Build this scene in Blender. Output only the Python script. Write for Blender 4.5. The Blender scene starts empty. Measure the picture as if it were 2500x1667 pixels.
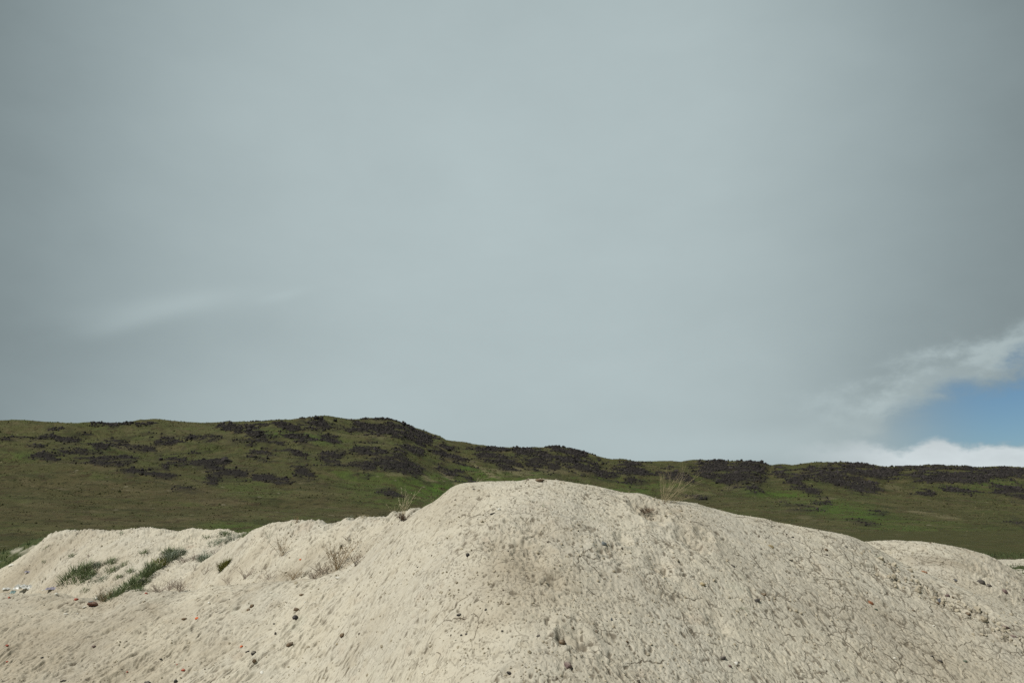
import bpy, math, random
import numpy as np
from mathutils import Vector

# ------------------------------------------------------------------ camera, world, sun, exposure
SC = bpy.context.scene
COL = SC.collection
FPX, CX, CY = 1944.0, 1250.0, 833.5          # focal length and centre of the 2500 px wide photograph
PITCH = math.atan(417.0 / FPX)
CAMZ = 1.7
cd = bpy.data.cameras.new('camera'); cam = bpy.data.objects.new('camera', cd); COL.objects.link(cam)
cam.location = (0, 0, CAMZ)
cam.rotation_euler = (math.pi / 2 + PITCH, 0, 0)
cd.sensor_width = 36.0; cd.lens = FPX / 2500 * 36
cd.clip_start = 0.1; cd.clip_end = 6000
cd.dof.use_dof = True; cd.dof.focus_distance = 7.0; cd.dof.aperture_fstop = 5.6
SC.camera = cam
SC.view_settings.view_transform = 'Standard'
try: SC.view_settings.look = 'None'
except Exception: pass
SC.view_settings.exposure = 0.0; SC.view_settings.gamma = 1.0
SC.cycles.use_denoising = False
SC.cycles.max_bounces = 4

def uv_of(px, py):
    """direction of a point of the photograph as world slopes: x/y and (z-cam)/y"""
    px = np.asarray(px, float); py = np.asarray(py, float)
    xc = (px - CX) / FPX; yc = (CY - py) / FPX
    c, s = math.cos(PITCH), math.sin(PITCH)
    den = c - yc * s
    return xc / den, (s + yc * c) / den
def px_of(x, y, z):
    c, s = math.cos(PITCH), math.sin(PITCH)
    f = y * c + (z - CAMZ) * s; up = -y * s + (z - CAMZ) * c
    return CX + FPX * x / f, CY - FPX * up / f
def az_el(px, py):
    u, v = uv_of(px, py)
    return float(np.arctan(u)), float(np.arctan2(v, np.sqrt(1 + u * u)))

SUN_EL, SUN_AZ = math.radians(54), math.radians(-126)     # azimuth from +Y, clockwise; the sun stands to the left
sl = bpy.data.lights.new('sun', 'SUN'); sun = bpy.data.objects.new('sun', sl); COL.objects.link(sun)
sl.energy = 3.85; sl.angle = math.radians(1.5); sl.color = (1.0, 0.955, 0.88)
sd = Vector((math.sin(SUN_AZ) * math.cos(SUN_EL), math.cos(SUN_AZ) * math.cos(SUN_EL), math.sin(SUN_EL)))
sun.rotation_euler = sd.to_track_quat('Z', 'Y').to_euler()
sun.location = (-20, -8, 30)

W = bpy.data.worlds.new('World'); SC.world = W; W.use_nodes = True
class NT:
    def __init__(s, nt): s.nt = nt; s.nt.nodes.clear()
    def n(s, t, **k):
        o = s.nt.nodes.new(t)
        for a, b in k.items(): setattr(o, a, b)
        return o
    def put(s, sock, v):
        if v is None: return
        if isinstance(v, bpy.types.NodeSocket): s.nt.links.new(v, sock)
        else: sock.default_value = v
    def m(s, op, a, b=None, c=None, clamp=False):
        o = s.n('ShaderNodeMath', operation=op, use_clamp=clamp)
        s.put(o.inputs[0], a); s.put(o.inputs[1], b)
        if c is not None: s.put(o.inputs[2], c)
        return o.outputs[0]
    def ss(s, v, lo, hi, a=0.0, b=1.0):
        o = s.n('ShaderNodeMapRange', interpolation_type='SMOOTHSTEP')
        s.put(o.inputs[0], v); o.inputs[1].default_value = lo; o.inputs[2].default_value = hi
        o.inputs[3].default_value = a; o.inputs[4].default_value = b
        return o.outputs[0]
    def noise(s, vec, scale, detail=4, rough=.55, dist=0.0, dim='3D'):
        o = s.n('ShaderNodeTexNoise', noise_dimensions=dim); s.put(o.inputs['Vector'], vec)
        o.inputs['Scale'].default_value = scale; o.inputs['Detail'].default_value = detail
        o.inputs['Roughness'].default_value = rough; o.inputs['Distortion'].default_value = dist
        return o.outputs[0]
    def mix(s, f, a, b, blend='MIX'):
        o = s.n('ShaderNodeMix', data_type='RGBA', blend_type=blend)
        s.put(o.inputs[0], f); s.put(o.inputs[6], a); s.put(o.inputs[7], b)
        return o.outputs[2]
def c4(r, g, b): return (r, g, b, 1.0)

t = NT(W.node_tree)
tc = t.n('ShaderNodeTexCoord'); D = tc.outputs['Generated']
sep = t.n('ShaderNodeSeparateXYZ'); t.put(sep.inputs[0], D)
az = t.m('ARCTAN2', sep.outputs[0], sep.outputs[1]); el = t.m('ARCSINE', sep.outputs[2])
def stretch(sx, sy, sz):
    o = t.n('ShaderNodeVectorMath', operation='MULTIPLY'); t.put(o.inputs[0], D); o.inputs[1].default_value = (sx, sy, sz); return o.outputs[0]
n_soft = t.noise(stretch(1, 1, 2.2), 2.6, 5, .5, .3)
n_fine = t.noise(stretch(1, 1, 1.9), 9.0, 7, .6, .1)
n_wisp = t.noise(stretch(1, 1, 1.7), 19.0, 7, .58, .1)
def blob(px, py, sa, se, amp, rot=0.0, p=1.0):
    a0, e0 = az_el(px, py); cr_, sr2 = math.cos(rot), math.sin(rot)
    da = t.m('SUBTRACT', az, a0); de = t.m('SUBTRACT', el, e0)
    dx = t.m('MULTIPLY', t.m('ADD', t.m('MULTIPLY', da, cr_), t.m('MULTIPLY', de, sr2)), 1.0 / sa)
    dy = t.m('MULTIPLY', t.m('SUBTRACT', t.m('MULTIPLY', de, cr_), t.m('MULTIPLY', da, sr2)), 1.0 / se)
    q = t.m('ADD', t.m('MULTIPLY', dx, dx), t.m('MULTIPLY', dy, dy))
    if p != 1.0: q = t.m('POWER', q, p)
    return t.m('MULTIPLY', t.m('EXPONENT', t.m('MULTIPLY', q, -1.0)), amp)
bright = 0.175                                    # overcast level far from the bright part
for args in ((1270, 470, .62, .74, .285, 0, 2.0), (1200, 420, .36, .30, .040), (1150, 1020, .55, .10, .03), (980, 600, .25, .2, .015),
             (400, 748, .085, .013, .060, .25), (300, 790, .05, .010, .045, .35), (690, 722, .03, .006, .03, .3), (500, 812, .16, .032, -.030, .1), (200, 900, .22, .05, -.03),
             (2080, 640, .13, .30, -.022), (2150, 940, .13, .05, -.035), (60, 330, .12, .12, -.035), (2420, 300, .16, .42, -.03), (620, 1000, .2, .04, .02),
             (1750, 300, .14, .35, .02), (1650, 950, .2, .08, .02), (1950, 1090, .20, .022, .06)):
    bright = t.m('ADD', bright, blob(*args))
bright = t.m('ADD', bright, t.m('MULTIPLY', t.m('SUBTRACT', n_soft, .5), .085))
bright = t.m('ADD', bright, t.m('MULTIPLY', t.m('SUBTRACT', n_fine, .5), .042))
a1, e1 = az_el(1900, 1078); aR, eR = az_el(2500, 882)
e_up0 = t.m('ADD', t.m('MULTIPLY', t.m('SUBTRACT', az, a1), (eR - e1) / (aR - a1)), e1)
wob = t.m('ADD', t.m('MULTIPLY', t.m('SUBTRACT', n_fine, .5), .11), t.m('MULTIPLY', t.m('SUBTRACT', n_wisp, .5), .06))
rim = t.m('MULTIPLY', t.m('SUBTRACT', t.m('SUBTRACT', t.m('SUBTRACT', el, e_up0), wob), .014), 1 / .022)
rim = t.m('MULTIPLY', t.m('EXPONENT', t.m('MULTIPLY', t.m('MULTIPLY', rim, rim), -1.0)), t.ss(az, az_el(1850, 1080)[0], az_el(2300, 980)[0]))
rim = t.m('MULTIPLY', rim, t.ss(n_wisp, .36, .60, .45, 1.0))
bright = t.m('ADD', bright, t.m('MULTIPLY', rim, .19))
tint = t.mix(t.ss(bright, .24, .52), c4(.863, 1.063, 1.11), c4(.843, 1.006, 1.03))
cloud = t.mix(1.0, tint, t.n('ShaderNodeCombineColor').outputs[0], 'MULTIPLY')
cc = t.n('ShaderNodeCombineColor')
for i in range(3): t.put(cc.inputs[i], bright)
cloud = t.mix(1.0, tint, cc.outputs[0], 'MULTIPLY')
# gap of clear sky low at the right, closed by a white bank of cloud along the ridge
aL, _ = az_el(1960, 1080); aR, eR = az_el(2500, 882)
a1, e1 = az_el(1900, 1078)
slope = (eR - e1) / (aR - a1)
e_up = t.m('ADD', t.m('MULTIPLY', t.m('SUBTRACT', az, a1), slope), e1)
dup_ = t.m('ADD', t.m('SUBTRACT', e_up, el), wob)              # > 0 below the edge of the overcast
_, eb = az_el(2300, 1097)
dlo = t.m('ADD', t.m('SUBTRACT', el, eb), t.m('MULTIPLY', t.m('SUBTRACT', n_wisp, .5), .05))
gap = t.m('MULTIPLY', t.ss(dup_, -.012, .035), t.ss(dlo, -.003, .010))
gap = t.m('MULTIPLY', gap, t.ss(az, az_el(2040, 1080)[0], az_el(2470, 1040)[0]))
gap = t.m('MULTIPLY', gap, t.ss(az, .95, .75))
bank = t.m('MULTIPLY', t.ss(az, az_el(1850, 1100)[0], az_el(2260, 1100)[0]), t.m('MULTIPLY', t.ss(dup_, -.03, .03), t.ss(dlo, .012, -.004)))
bank = t.m('MULTIPLY', bank, t.ss(az, 1.2, .8))
bshade = t.m('ADD', .64, t.m('MULTIPLY', t.m('SUBTRACT', n_wisp, .5), .26))
bc = t.n('ShaderNodeCombineColor'); t.put(bc.inputs[0], t.m('MULTIPLY', bshade, .93)); t.put(bc.inputs[1], t.m('MULTIPLY', bshade, 1.03)); t.put(bc.inputs[2], t.m('MULTIPLY', bshade, 1.06))
cloud = t.mix(bank, cloud, bc.outputs[0])
sky = t.n('ShaderNodeTexSky', sky_type='NISHITA', sun_disc=False)
sky.sun_elevation = SUN_EL; sky.sun_rotation = SUN_AZ; sky.altitude = 800; sky.dust_density = 0.6; sky.ozone_density = 1.6
bg1 = t.n('ShaderNodeBackground'); t.put(bg1.inputs[0], t.mix(1.0, sky.outputs[0], c4(.80, 1.02, 1.15), 'MULTIPLY')); bg1.inputs[1].default_value = 0.055
bg2 = t.n('ShaderNodeBackground'); t.put(bg2.inputs[0], cloud); bg2.inputs[1].default_value = 1.0
ms = t.n('ShaderNodeMixShader'); t.put(ms.inputs[0], gap); t.put(ms.inputs[1], bg2.outputs[0]); t.put(ms.inputs[2], bg1.outputs[0])
wo = t.n('ShaderNodeOutputWorld'); t.put(wo.inputs[0], ms.outputs[0])

# ------------------------------------------------------------------ numpy noise
def _hash(ix, iy, seed):
    h = (ix.astype(np.int64) * 374761393 + iy.astype(np.int64) * 668265263 + seed * 1442695041) & 0xffffffff
    h = ((h ^ (h >> 13)) * 1274126177) & 0xffffffff
    h = ((h ^ (h >> 16)) * 2246822519) & 0xffffffff
    return (h ^ (h >> 15)) & 0xffffffff
def perlin(x, y, seed=0):
    x = np.asarray(x, float); y = np.asarray(y, float)
    ix = np.floor(x); iy = np.floor(y); fx = x - ix; fy = y - iy
    u = fx * fx * fx * (fx * (fx * 6 - 15) + 10); v = fy * fy * fy * (fy * (fy * 6 - 15) + 10)
    def g(dx, dy):
        a = _hash(ix + dx, iy + dy, seed) * (2 * math.pi / 4294967296.0)
        return np.cos(a) * (fx - dx) + np.sin(a) * (fy - dy)
    a = g(0, 0); b = g(1, 0); c = g(0, 1); d = g(1, 1)
    return ((a + (b - a) * u) * (1 - v) + (c + (d - c) * u) * v) * 1.4
def fbm(x, y, octs, seed=0, gain=.5):
    s = 0; a = 1.0; f = 1.0
    for i in range(octs):
        s = s + a * perlin(x * f + 17.3 * i, y * f - 9.1 * i, seed + i); a *= gain; f *= 2.03
    return s
def voronoi(x, y, seed=0, second=False):
    """distance to nearest point, random of that cell (and distance to second)"""
    x = np.asarray(x, float); y = np.asarray(y, float)
    ix = np.floor(x); iy = np.floor(y)
    f1 = np.full(x.shape, 9.0); f2 = np.full(x.shape, 9.0); rid = np.zeros(x.shape)
    for dx in (-1, 0, 1):
        for dy in (-1, 0, 1):
            h = _hash(ix + dx, iy + dy, seed)
            qx = ix + dx + (h & 0xffff) / 65536.0; qy = iy + dy + ((h >> 16) & 0xffff) / 65536.0
            d = np.hypot(qx - x, qy - y)
            near = d < f1
            f2 = np.where(near, f1, np.minimum(f2, d))
            rid = np.where(near, ((h * 2654435761) & 0xffff) / 65536.0, rid)
            f1 = np.where(near, d, f1)
    return (f1, rid, f2) if second else (f1, rid)
def sstep(x, a, b):
    q = np.clip((np.asarray(x, float) - a) / (b - a), 0, 1); return q * q * (3 - 2 * q)

# ------------------------------------------------------------------ helpers for objects
def tag(o, label=None, cat=None, group=None, kind=None):
    if label: o['label'] = label
    if cat: o['category'] = cat
    if group: o['group'] = group
    if kind: o['kind'] = kind
    return o
def mesh_np(name, V, F, mat, parent=None, smooth=True, attrs=None):
    V = np.ascontiguousarray(V, np.float32); F = np.ascontiguousarray(F, np.int32)
    me = bpy.data.meshes.new(name)
    n, m, k = len(V), len(F), F.shape[1]
    me.vertices.add(n); me.vertices.foreach_set('co', V.ravel())
    me.loops.add(m * k); me.loops.foreach_set('vertex_index', F.ravel())
    me.polygons.add(m); me.polygons.foreach_set('loop_start', np.arange(0, m * k, k, dtype=np.int32))
    try: me.polygons.foreach_set('loop_total', np.full(m, k, np.int32))
    except Exception: pass
    me.polygons.foreach_set('use_smooth', np.full(m, smooth, bool))
    for an, av in (attrs or {}).items():
        av = np.ascontiguousarray(av, np.float32)
        if av.ndim == 1:
            me.attributes.new(an, 'FLOAT', 'POINT').data.foreach_set('value', av)
        else:
            if av.shape[1] == 3: av = np.concatenate([av, np.ones((n, 1), np.float32)], 1)
            me.attributes.new(an, 'FLOAT_COLOR', 'POINT').data.foreach_set('color', np.ascontiguousarray(av).ravel())
    me.update(calc_edges=True); me.validate()
    me.materials.append(mat)
    o = bpy.data.objects.new(name, me); COL.objects.link(o)
    if parent is not None: o.parent = parent
    return o
def grid_faces(nr, nc):
    i = np.arange(nr - 1)[:, None] * nc + np.arange(nc - 1)[None, :]
    return np.stack([i, i + 1, i + nc + 1, i + nc], -1).reshape(-1, 4)
def mat_new(name):
    m = bpy.data.materials.new(name); m.use_nodes = True; return m, NT(m.node_tree)
def finish(t, col, rough=.9, bump=None, bstr=.5, bdist=.01, spec=.2, extra=None):
    b = t.n('ShaderNodeBsdfPrincipled'); t.put(b.inputs['Base Color'], col); t.put(b.inputs['Roughness'], rough)
    b.inputs['Specular IOR Level'].default_value = spec
    if bump is not None:
        bn = t.n('ShaderNodeBump'); bn.inputs['Strength'].default_value = bstr; bn.inputs['Distance'].default_value = bdist
        t.put(bn.inputs['Height'], bump); t.put(b.inputs['Normal'], bn.outputs[0])
    for k, v in (extra or {}).items(): t.put(b.inputs[k], v)
    o = t.n('ShaderNodeOutputMaterial'); t.put(o.inputs[0], b.outputs[0]); return b
def attr(t, name, out=2):
    a = t.n('ShaderNodeAttribute', attribute_name=name); return a.outputs[out]
def pos(t): return t.n('ShaderNodeNewGeometry').outputs['Position']

# ------------------------------------------------------------------ near ground: piles of pale soil
def crest(pts, D):
    """pts: silhouette points of the photograph; D: distance per point -> slopes u and heights"""
    pts = np.array(pts, float); u, v = uv_of(pts[:, 0], pts[:, 1])
    D = np.interp(pts[:, 0], D[0], D[1])
    return u, D, CAMZ + v * D
MAIN = crest([(-900, 1560), (-300, 1475), (0, 1449), (80, 1450), (150, 1452), (200, 1462), (255, 1468), (285, 1452), (310, 1443), (350, 1443), (440, 1447), (520, 1433),
              (600, 1428), (690, 1421), (780, 1412), (850, 1385), (900, 1345), (950, 1300), (1000, 1262), (1030, 1241), (1052, 1231), (1065, 1222), (1080, 1210), (1095, 1198),
              (1110, 1188), (1122, 1181), (1145, 1178), (1175, 1175), (1195, 1172), (1210, 1172), (1250, 1172), (1275, 1171), (1290, 1167), (1325, 1168),
              (1360, 1170), (1395, 1173), (1430, 1180), (1470, 1187), (1500, 1195), (1520, 1201), (1550, 1203), (1575, 1206), (1600, 1215), (1615, 1219),
              (1640, 1222), (1665, 1225), (1700, 1228), (1725, 1236), (1760, 1245), (1800, 1255), (1840, 1261), (1870, 1267), (1890, 1275), (1920, 1281),
              (1960, 1288), (2010, 1297), (2060, 1306), (2090, 1315), (2118, 1325), (2200, 1372), (2350, 1435), (2500, 1500), (2800, 1600), (3400, 1700)],
             ([-900, 0, 700, 1000, 1300, 1700, 2118, 2500, 3400], [9.6, 9.4, 8.9, 8.4, 8.2, 8.5, 9.1, 8.6, 8.0]))
HUMP = crest([(-300, 1700), (200, 1560), (300, 1492), (380, 1452), (440, 1412), (500, 1368), (560, 1328), (600, 1309), (610, 1304), (630, 1292), (650, 1284), (670, 1278), (695, 1275),
              (715, 1275), (735, 1274), (750, 1272), (770, 1275), (790, 1278), (815, 1282), (830, 1275), (838, 1269), (860, 1266), (885, 1262), (905, 1261),
              (940, 1260), (955, 1256), (990, 1247), (1000, 1244), (1030, 1240), (1100, 1250), (1300, 1300), (1800, 1400), (3400, 1600)],
             ([-300, 440, 700, 1000, 3400], [12.0, 11.6, 11.0, 9.4, 9.6]))
RIDGE = crest([(-900, 1600), (-300, 1450), (-60, 1408), (0, 1388), (20, 1378), (50, 1363), (75, 1345), (90, 1333), (108, 1323), (135, 1310), (165, 1303), (185, 1301), (200, 1297),
               (210, 1292), (225, 1291), (250, 1293), (265, 1294), (285, 1293), (310, 1293), (330, 1291), (385, 1290), (400, 1292), (415, 1296), (425, 1295),
               (450, 1295), (480, 1296), (510, 1295), (540, 1292), (565, 1293), (580, 1300), (600, 1307), (700, 1315), (1000, 1330), (1800, 1450), (3400, 1700)],
              ([-900, 0, 200, 600, 3400], [15.5, 15.0, 14.5, 13.4, 13.0]))
SPUR = crest([(-900, 1700), (0, 1430), (60, 1370), (95, 1326), (120, 1305), (140, 1298), (165, 1296.5), (195, 1298), (230, 1306), (300, 1330), (600, 1400), (3400, 1700)],
             ([-900, 3400], [17.5, 17.5]))
BANK = crest([(-900, 1420), (-300, 1362), (0, 1347), (30, 1339), (60, 1326), (90, 1316), (110, 1312), (140, 1305), (190, 1300), (260, 1302), (400, 1320), (800, 1370), (1400, 1400), (3400, 1420)],
             ([-900, 3400], [21.0, 21.0]))
RIGHT = crest([(-900, 1700), (1500, 1600), (1900, 1372), (2000, 1347), (2060, 1334), (2118, 1323), (2145, 1320.5), (2170, 1320), (2210, 1319.5), (2260, 1322), (2320, 1329), (2350, 1335), (2380, 1344),
               (2400, 1350), (2430, 1365), (2460, 1384), (2500, 1408), (2560, 1445), (2700, 1520), (3400, 1700)],
              ([-900, 2118, 2500, 3400], [11.2, 11.2, 10.6, 10.0]))
UT = np.linspace(-1.8, 1.8, 7201)
def _table(c):
    Z = np.interp(UT, c[0], c[2]); D = np.interp(UT, c[0], c[1])
    def sm(a, w):
        k = np.exp(-.5 * (np.arange(-3 * w, 3 * w + 1) / w) ** 2); k /= k.sum()
        return np.convolve(np.pad(a, 3 * w, mode='edge'), k, 'valid')
    return sm(Z, 6), sm(Z, 70), sm(D, 60)
TAB = {}
def pile(c, x, y, sf, sb, r=.35):
    u = x / np.maximum(y, .5)
    if id(c) not in TAB: TAB[id(c)] = _table(c)
    Z1, Z2, D_ = TAB[id(c)]
    D = np.interp(u, UT, D_); Za = np.interp(u, UT, Z1); Zb = np.interp(u, UT, Z2)
    d = y - D; w = np.exp(-(d / .55) ** 2)
    Z = Zb + (Za - Zb) * w
    s = np.where(d < 0, sf, sb)
    return Z - s * (np.sqrt(d * d + r * r) - r)
def smax(a, b, k):
    h = np.clip(.5 + .5 * (a - b) / k, 0, 1)
    return b + (a - b) * h + k * h * (1 - h)
def base_height(x, y):
    u = x / np.maximum(y, .5)
    ms = .50 - .10 * sstep(-u, .15, .6) - .06 * sstep(u, .25, .6)
    hm = pile(MAIN, x, y, ms, .42, .45 - .25 * sstep(-u, .2, .45))
    hh = pile(HUMP, x, y, .50, .5, .3)
    hr = pile(RIDGE, x, y, .50, .5, .25)
    hs = pile(SPUR, x, y, .5, .5, .25)
    hb = pile(BANK, x, y, .40, .35, .5)
    ht = pile(RIGHT, x, y, .36, .45, .5)
    h = np.zeros_like(x) + .03
    for q, k in ((hb, .15), (hs, .12), (hr, .12), (ht, .12), (hh, .12), (hm, .06)):
        h = smax(q, h, k)
    far = np.maximum.reduce([hb, hs, hr, hh])
    return h, hm, hh, hr, np.maximum(hb, hs), ht, hb - np.maximum.reduce([hs, hr, hh, hm])
def base_only(x, y): return base_height(x, y)[0]
def hit(px, py, ymax=60.0):
    """where a line of sight of the photograph meets the soil piles"""
    u, v = uv_of(px, py); u = float(u); v = float(v)
    ys = np.arange(3.0, ymax, .01); z = CAMZ + v * ys
    h = base_only(u * ys, ys); k = np.argmax(h >= z)
    if h[k] < z[k]: k = len(ys) - 1
    return float(u * ys[k]), float(ys[k])

# dents, hollows and brown stains on the front of the piles, corner vignette painted in: (px, py, radius in m along view, depth, stain)
DENTS = [(1580, 1243, .17, .10, .8), (1690, 1324, .15, .06, .55), (1408, 1560, .11, .05, .5), (1372, 1563, .06, .04, .75), (1215, 1320, .16, .055, .55),
         (1243, 1640, .045, .03, .5), (1520, 1318, .08, .04, .3), (1500, 1355, .12, .03, .35), (1300, 1290, .2, .04, .4), (1297, 1350, .17, .045, .6),
         (1715, 1310, .09, .05, .3), (1045, 1587, .06, .03, .5), (1125, 1506, .1, .035, .25), (1470, 1350, .07, .02, .3), (1490, 1420, .2, .02, .35),
         (640, 1385, .12, .03, .3), (655, 1383, .1, .03, .3), (2300, 1450, .22, .05, .35), (2380, 1372, .3, .03, .5), (1840, 1460, .05, .02, .2),
         (1305, 1400, .10, .02, .2), (1750, 1520, .1, .03, .2), (2390, 1482, .14, .05, .35), (1610, 1385, .11, .035, .3), (1350, 1420, .08, .03, .3)]
DENTS = [(*hit(a, b), r, d, s) for a, b, r, d, s in DENTS]
STAINS_VIGNETTE = [(60, 1580, 1.5, .8, .85), (260, 1650, 1.0, .5, .7), (420, 1560, .7, .35, .35), (2300, 1620, 1.1, .6, .55), (1275, 1390, .42, .55, .9), (1240, 1440, .30, .40, .5), (1330, 1300, .3, .3, .5), (1560, 1430, .5, .25, .3), (820, 1395, .45, .25, .9),  # leading lower-corner entries: brown soil plus vignette darkening put into the colour
          (690, 1412, .5, .18, .7), (560, 1410, .5, .2, .6), (450, 1425, .5, .2, .6), (2330, 1375, .6, .2, .8), (2350, 1420, .5, .3, .45), (120, 1470, 1.0, .4, .6),
          (230, 1490, .6, .3, .7), (40, 1412, 1.3, .5, .85), (150, 1425, .8, .4, .8), (240, 1440, .5, .3, .6), (330, 1425, .5, .25, .4), (1480, 1650, .9, .2, .3), (2100, 1500, .7, .3, .25), (2450, 1560, .9, .6, .3), (30, 1600, .8, .5, .25)]
STAINS_VIGNETTE = [(*hit(a, b), rx, ry, s) for a, b, rx, ry, s in STAINS_VIGNETTE]
# broken crust running down the right flank
BROKEN = [hit(a, b) for a, b in ((2135, 1392), (2190, 1405), (2240, 1425), (2290, 1450), (2330, 1475), (2380, 1500), (2450, 1540), (2495, 1570))]
def seg_dist(x, y, P):
    d = np.full(x.shape, 1e9)
    for (ax, ay), (bx, by) in zip(P[:-1], P[1:]):
        vx, vy = bx - ax, by - ay; L = vx * vx + vy * vy
        q = np.clip(((x - ax) * vx + (y - ay) * vy) / L, 0, 1)
        d = np.minimum(d, np.hypot(x - ax - q * vx, y - ay - q * vy))
    return d
def streak(x, y, dx, dy, seed, warp=.35):
    """ridges that run along (dx, dy): washed and slid soil"""
    wx = fbm(x * 2.1, y * 2.1, 3, seed + 40) * warp * .22
    s = x * dy - y * dx + wx; l = x * dx + y * dy
    a = perlin(s * 9, l * 1.7, seed); b = perlin(s * 21, l * 3.6, seed + 1); c = perlin(s * 44, l * 9, seed + 2)
    gate = sstep(perlin(s * 3.3 + 9, l * 1.3, seed + 5), -.25, .35)
    ridge = (1 - np.abs(a) * 2) * .45 + (1 - np.abs(b) * 2) * .40 * (.5 + gate)
    # short gouges drawn out down the slope
    f, rid = voronoi(s * 23, l * 7.5, seed + 6)
    g1 = np.clip(1 - f / (.18 + .3 * rid), 0, 1) * (rid > .45)
    f, rid = voronoi(s * 36, l * 12, seed + 7)
    g2 = np.clip(1 - f / (.2 + .3 * rid), 0, 1) * (rid > .35)
    return ridge + c * .35 - g1 * 1.15 * gate - g2 * .65, np.clip(g1 * 1.5 * gate + g2 * .9 - .15, 0, 1)
def soil(x, y):
    h, hm, hh, hr, hs, ht, bank_lead = base_height(x, y)
    rear = sstep(np.maximum.reduce([hh, hr, hs]) - hm, -.05, .08)        # 1 on the piles behind
    left = sstep(-x, -.2, 1.9); right = sstep(x, 1.3, 3.2)
    d = fbm(x * .8, y * .8, 2, 3) * .030 + fbm(x * 2.6, y * 2.6, 2, 5) * .013
    wx = x + .05 * perlin(x * 5, y * 5, 61); wy = y + .05 * perlin(x * 5, y * 5, 62)
    d = d + fbm(wx * 8, wy * 8, 3, 9) * .0038
    (sl_, gl_), (sr_, gr_) = streak(x, y, -.62, -.78, 20), streak(x, y, .72, -.69, 30)
    patchy = .55 + .6 * sstep(fbm(x * 1.1, y * 1.1, 2, 71), -.35, .55)
    d = d + (sl_ - .3) * .033 * np.clip(left + rear * .9, 0, 1.3) * patchy
    s_ = x * -.78 + y * .62 + .08 * fbm(x * 1.5, y * 1.5, 2, 77); l_ = -.62 * x - .78 * y
    d = d + ((1 - np.abs(perlin(s_ * 3.4, l_ * .75, 78)) * 2) * .030 + (1 - np.abs(perlin(s_ * 6.5, l_ * 1.4, 79)) * 2) * .016 - .02) * np.clip(left * .9 + rear * .5, 0, 1)
    d = d + (sr_ - .3) * .007 * right * (1 - rear) * patchy
    # pits left by drops and worn crumbs
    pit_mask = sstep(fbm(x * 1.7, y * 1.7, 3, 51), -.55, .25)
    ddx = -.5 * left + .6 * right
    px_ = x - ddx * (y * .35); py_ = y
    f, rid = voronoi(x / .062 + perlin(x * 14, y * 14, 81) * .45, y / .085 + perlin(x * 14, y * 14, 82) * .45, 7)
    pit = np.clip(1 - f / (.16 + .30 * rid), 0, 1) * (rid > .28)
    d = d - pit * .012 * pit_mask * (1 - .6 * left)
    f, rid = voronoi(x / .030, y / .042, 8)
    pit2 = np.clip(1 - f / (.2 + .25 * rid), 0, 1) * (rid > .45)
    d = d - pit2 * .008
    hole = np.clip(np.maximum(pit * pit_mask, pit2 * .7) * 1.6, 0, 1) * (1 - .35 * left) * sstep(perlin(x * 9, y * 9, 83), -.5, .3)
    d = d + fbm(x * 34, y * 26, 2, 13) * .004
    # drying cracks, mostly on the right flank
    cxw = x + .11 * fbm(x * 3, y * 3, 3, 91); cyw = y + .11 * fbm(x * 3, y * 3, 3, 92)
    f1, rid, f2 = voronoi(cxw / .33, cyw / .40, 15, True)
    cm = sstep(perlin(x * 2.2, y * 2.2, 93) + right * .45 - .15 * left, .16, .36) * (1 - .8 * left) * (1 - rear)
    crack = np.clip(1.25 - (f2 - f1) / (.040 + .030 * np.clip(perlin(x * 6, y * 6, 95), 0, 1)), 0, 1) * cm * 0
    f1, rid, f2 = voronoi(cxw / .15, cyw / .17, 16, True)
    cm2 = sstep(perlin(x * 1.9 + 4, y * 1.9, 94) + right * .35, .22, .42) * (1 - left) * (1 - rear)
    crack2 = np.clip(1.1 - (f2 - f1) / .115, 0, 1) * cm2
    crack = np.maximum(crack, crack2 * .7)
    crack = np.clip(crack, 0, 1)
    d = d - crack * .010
    # broken crust
    bd = seg_dist(x, y, BROKEN); bw = sstep(bd + .12 * perlin(x * 4, y * 4, 97), .34, .05)
    f1, rid, f2 = voronoi(cxw / .17, cyw / .15, 17, True)
    crack = np.maximum(crack, bw * np.clip(1 - (f2 - f1) / .12, 0, 1) * .8)
    d = d + bw * ((rid - .55) * .050 - np.clip(1 - (f2 - f1) / .16, 0, 1) * .035)
    f1, rid, f2 = voronoi(cxw / .27, cyw / .22, 18, True)
    bw2 = .6 * sstep(perlin(x * 1.4, y * 1.4, 98) * .6 + right - .55 * (ht > hm), .75, 1.1)
    d = d + bw2 * (rid - .5) * .03
    stain = sstep(fbm(x * .9 + 3, y * .9, 4, 111), .1, .8) * .35
    for (qx, qy, r, dep, st) in DENTS:
        rr = np.hypot(x - qx, (y - qy) * .75) / r
        rr = rr * (1 + .35 * perlin(x * 9, y * 9, 120))
        g = np.exp(-rr * rr * 1.4)
        d = d - dep * g * (1 + .5 * perlin(x * 26, y * 26, 121)) + dep * .28 * np.exp(-(rr - 1.25) ** 2 * 6)
        stain = np.maximum(stain, st * g)
    for (qx, qy, rx, ry, st) in STAINS_VIGNETTE:
        rr = np.hypot((x - qx) / rx, (y - qy) / ry) * (1 + .5 * fbm(x * 2.5, y * 2.5, 3, 130))
        stain = np.maximum(stain, st * np.exp(-rr * rr))
    crest_fade = 1 - .45 * np.exp(-((y - np.interp(x / np.maximum(y, .5), MAIN[0], MAIN[1])) / .5) ** 2) * (1 - rear)
    green = sstep(bank_lead + .10 * fbm(x * 1.3, y * 1.3, 3, 140), -.12, .05) * sstep(y, 15, 17) * (x / y < .3)
    ridge_rim = np.exp(-((y - 20.4) / .35) ** 2) * sstep(fbm(x * 2, y * 2, 2, 141), -.1, .3)
    green = green * (1 - .75 * ridge_rim)
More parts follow.
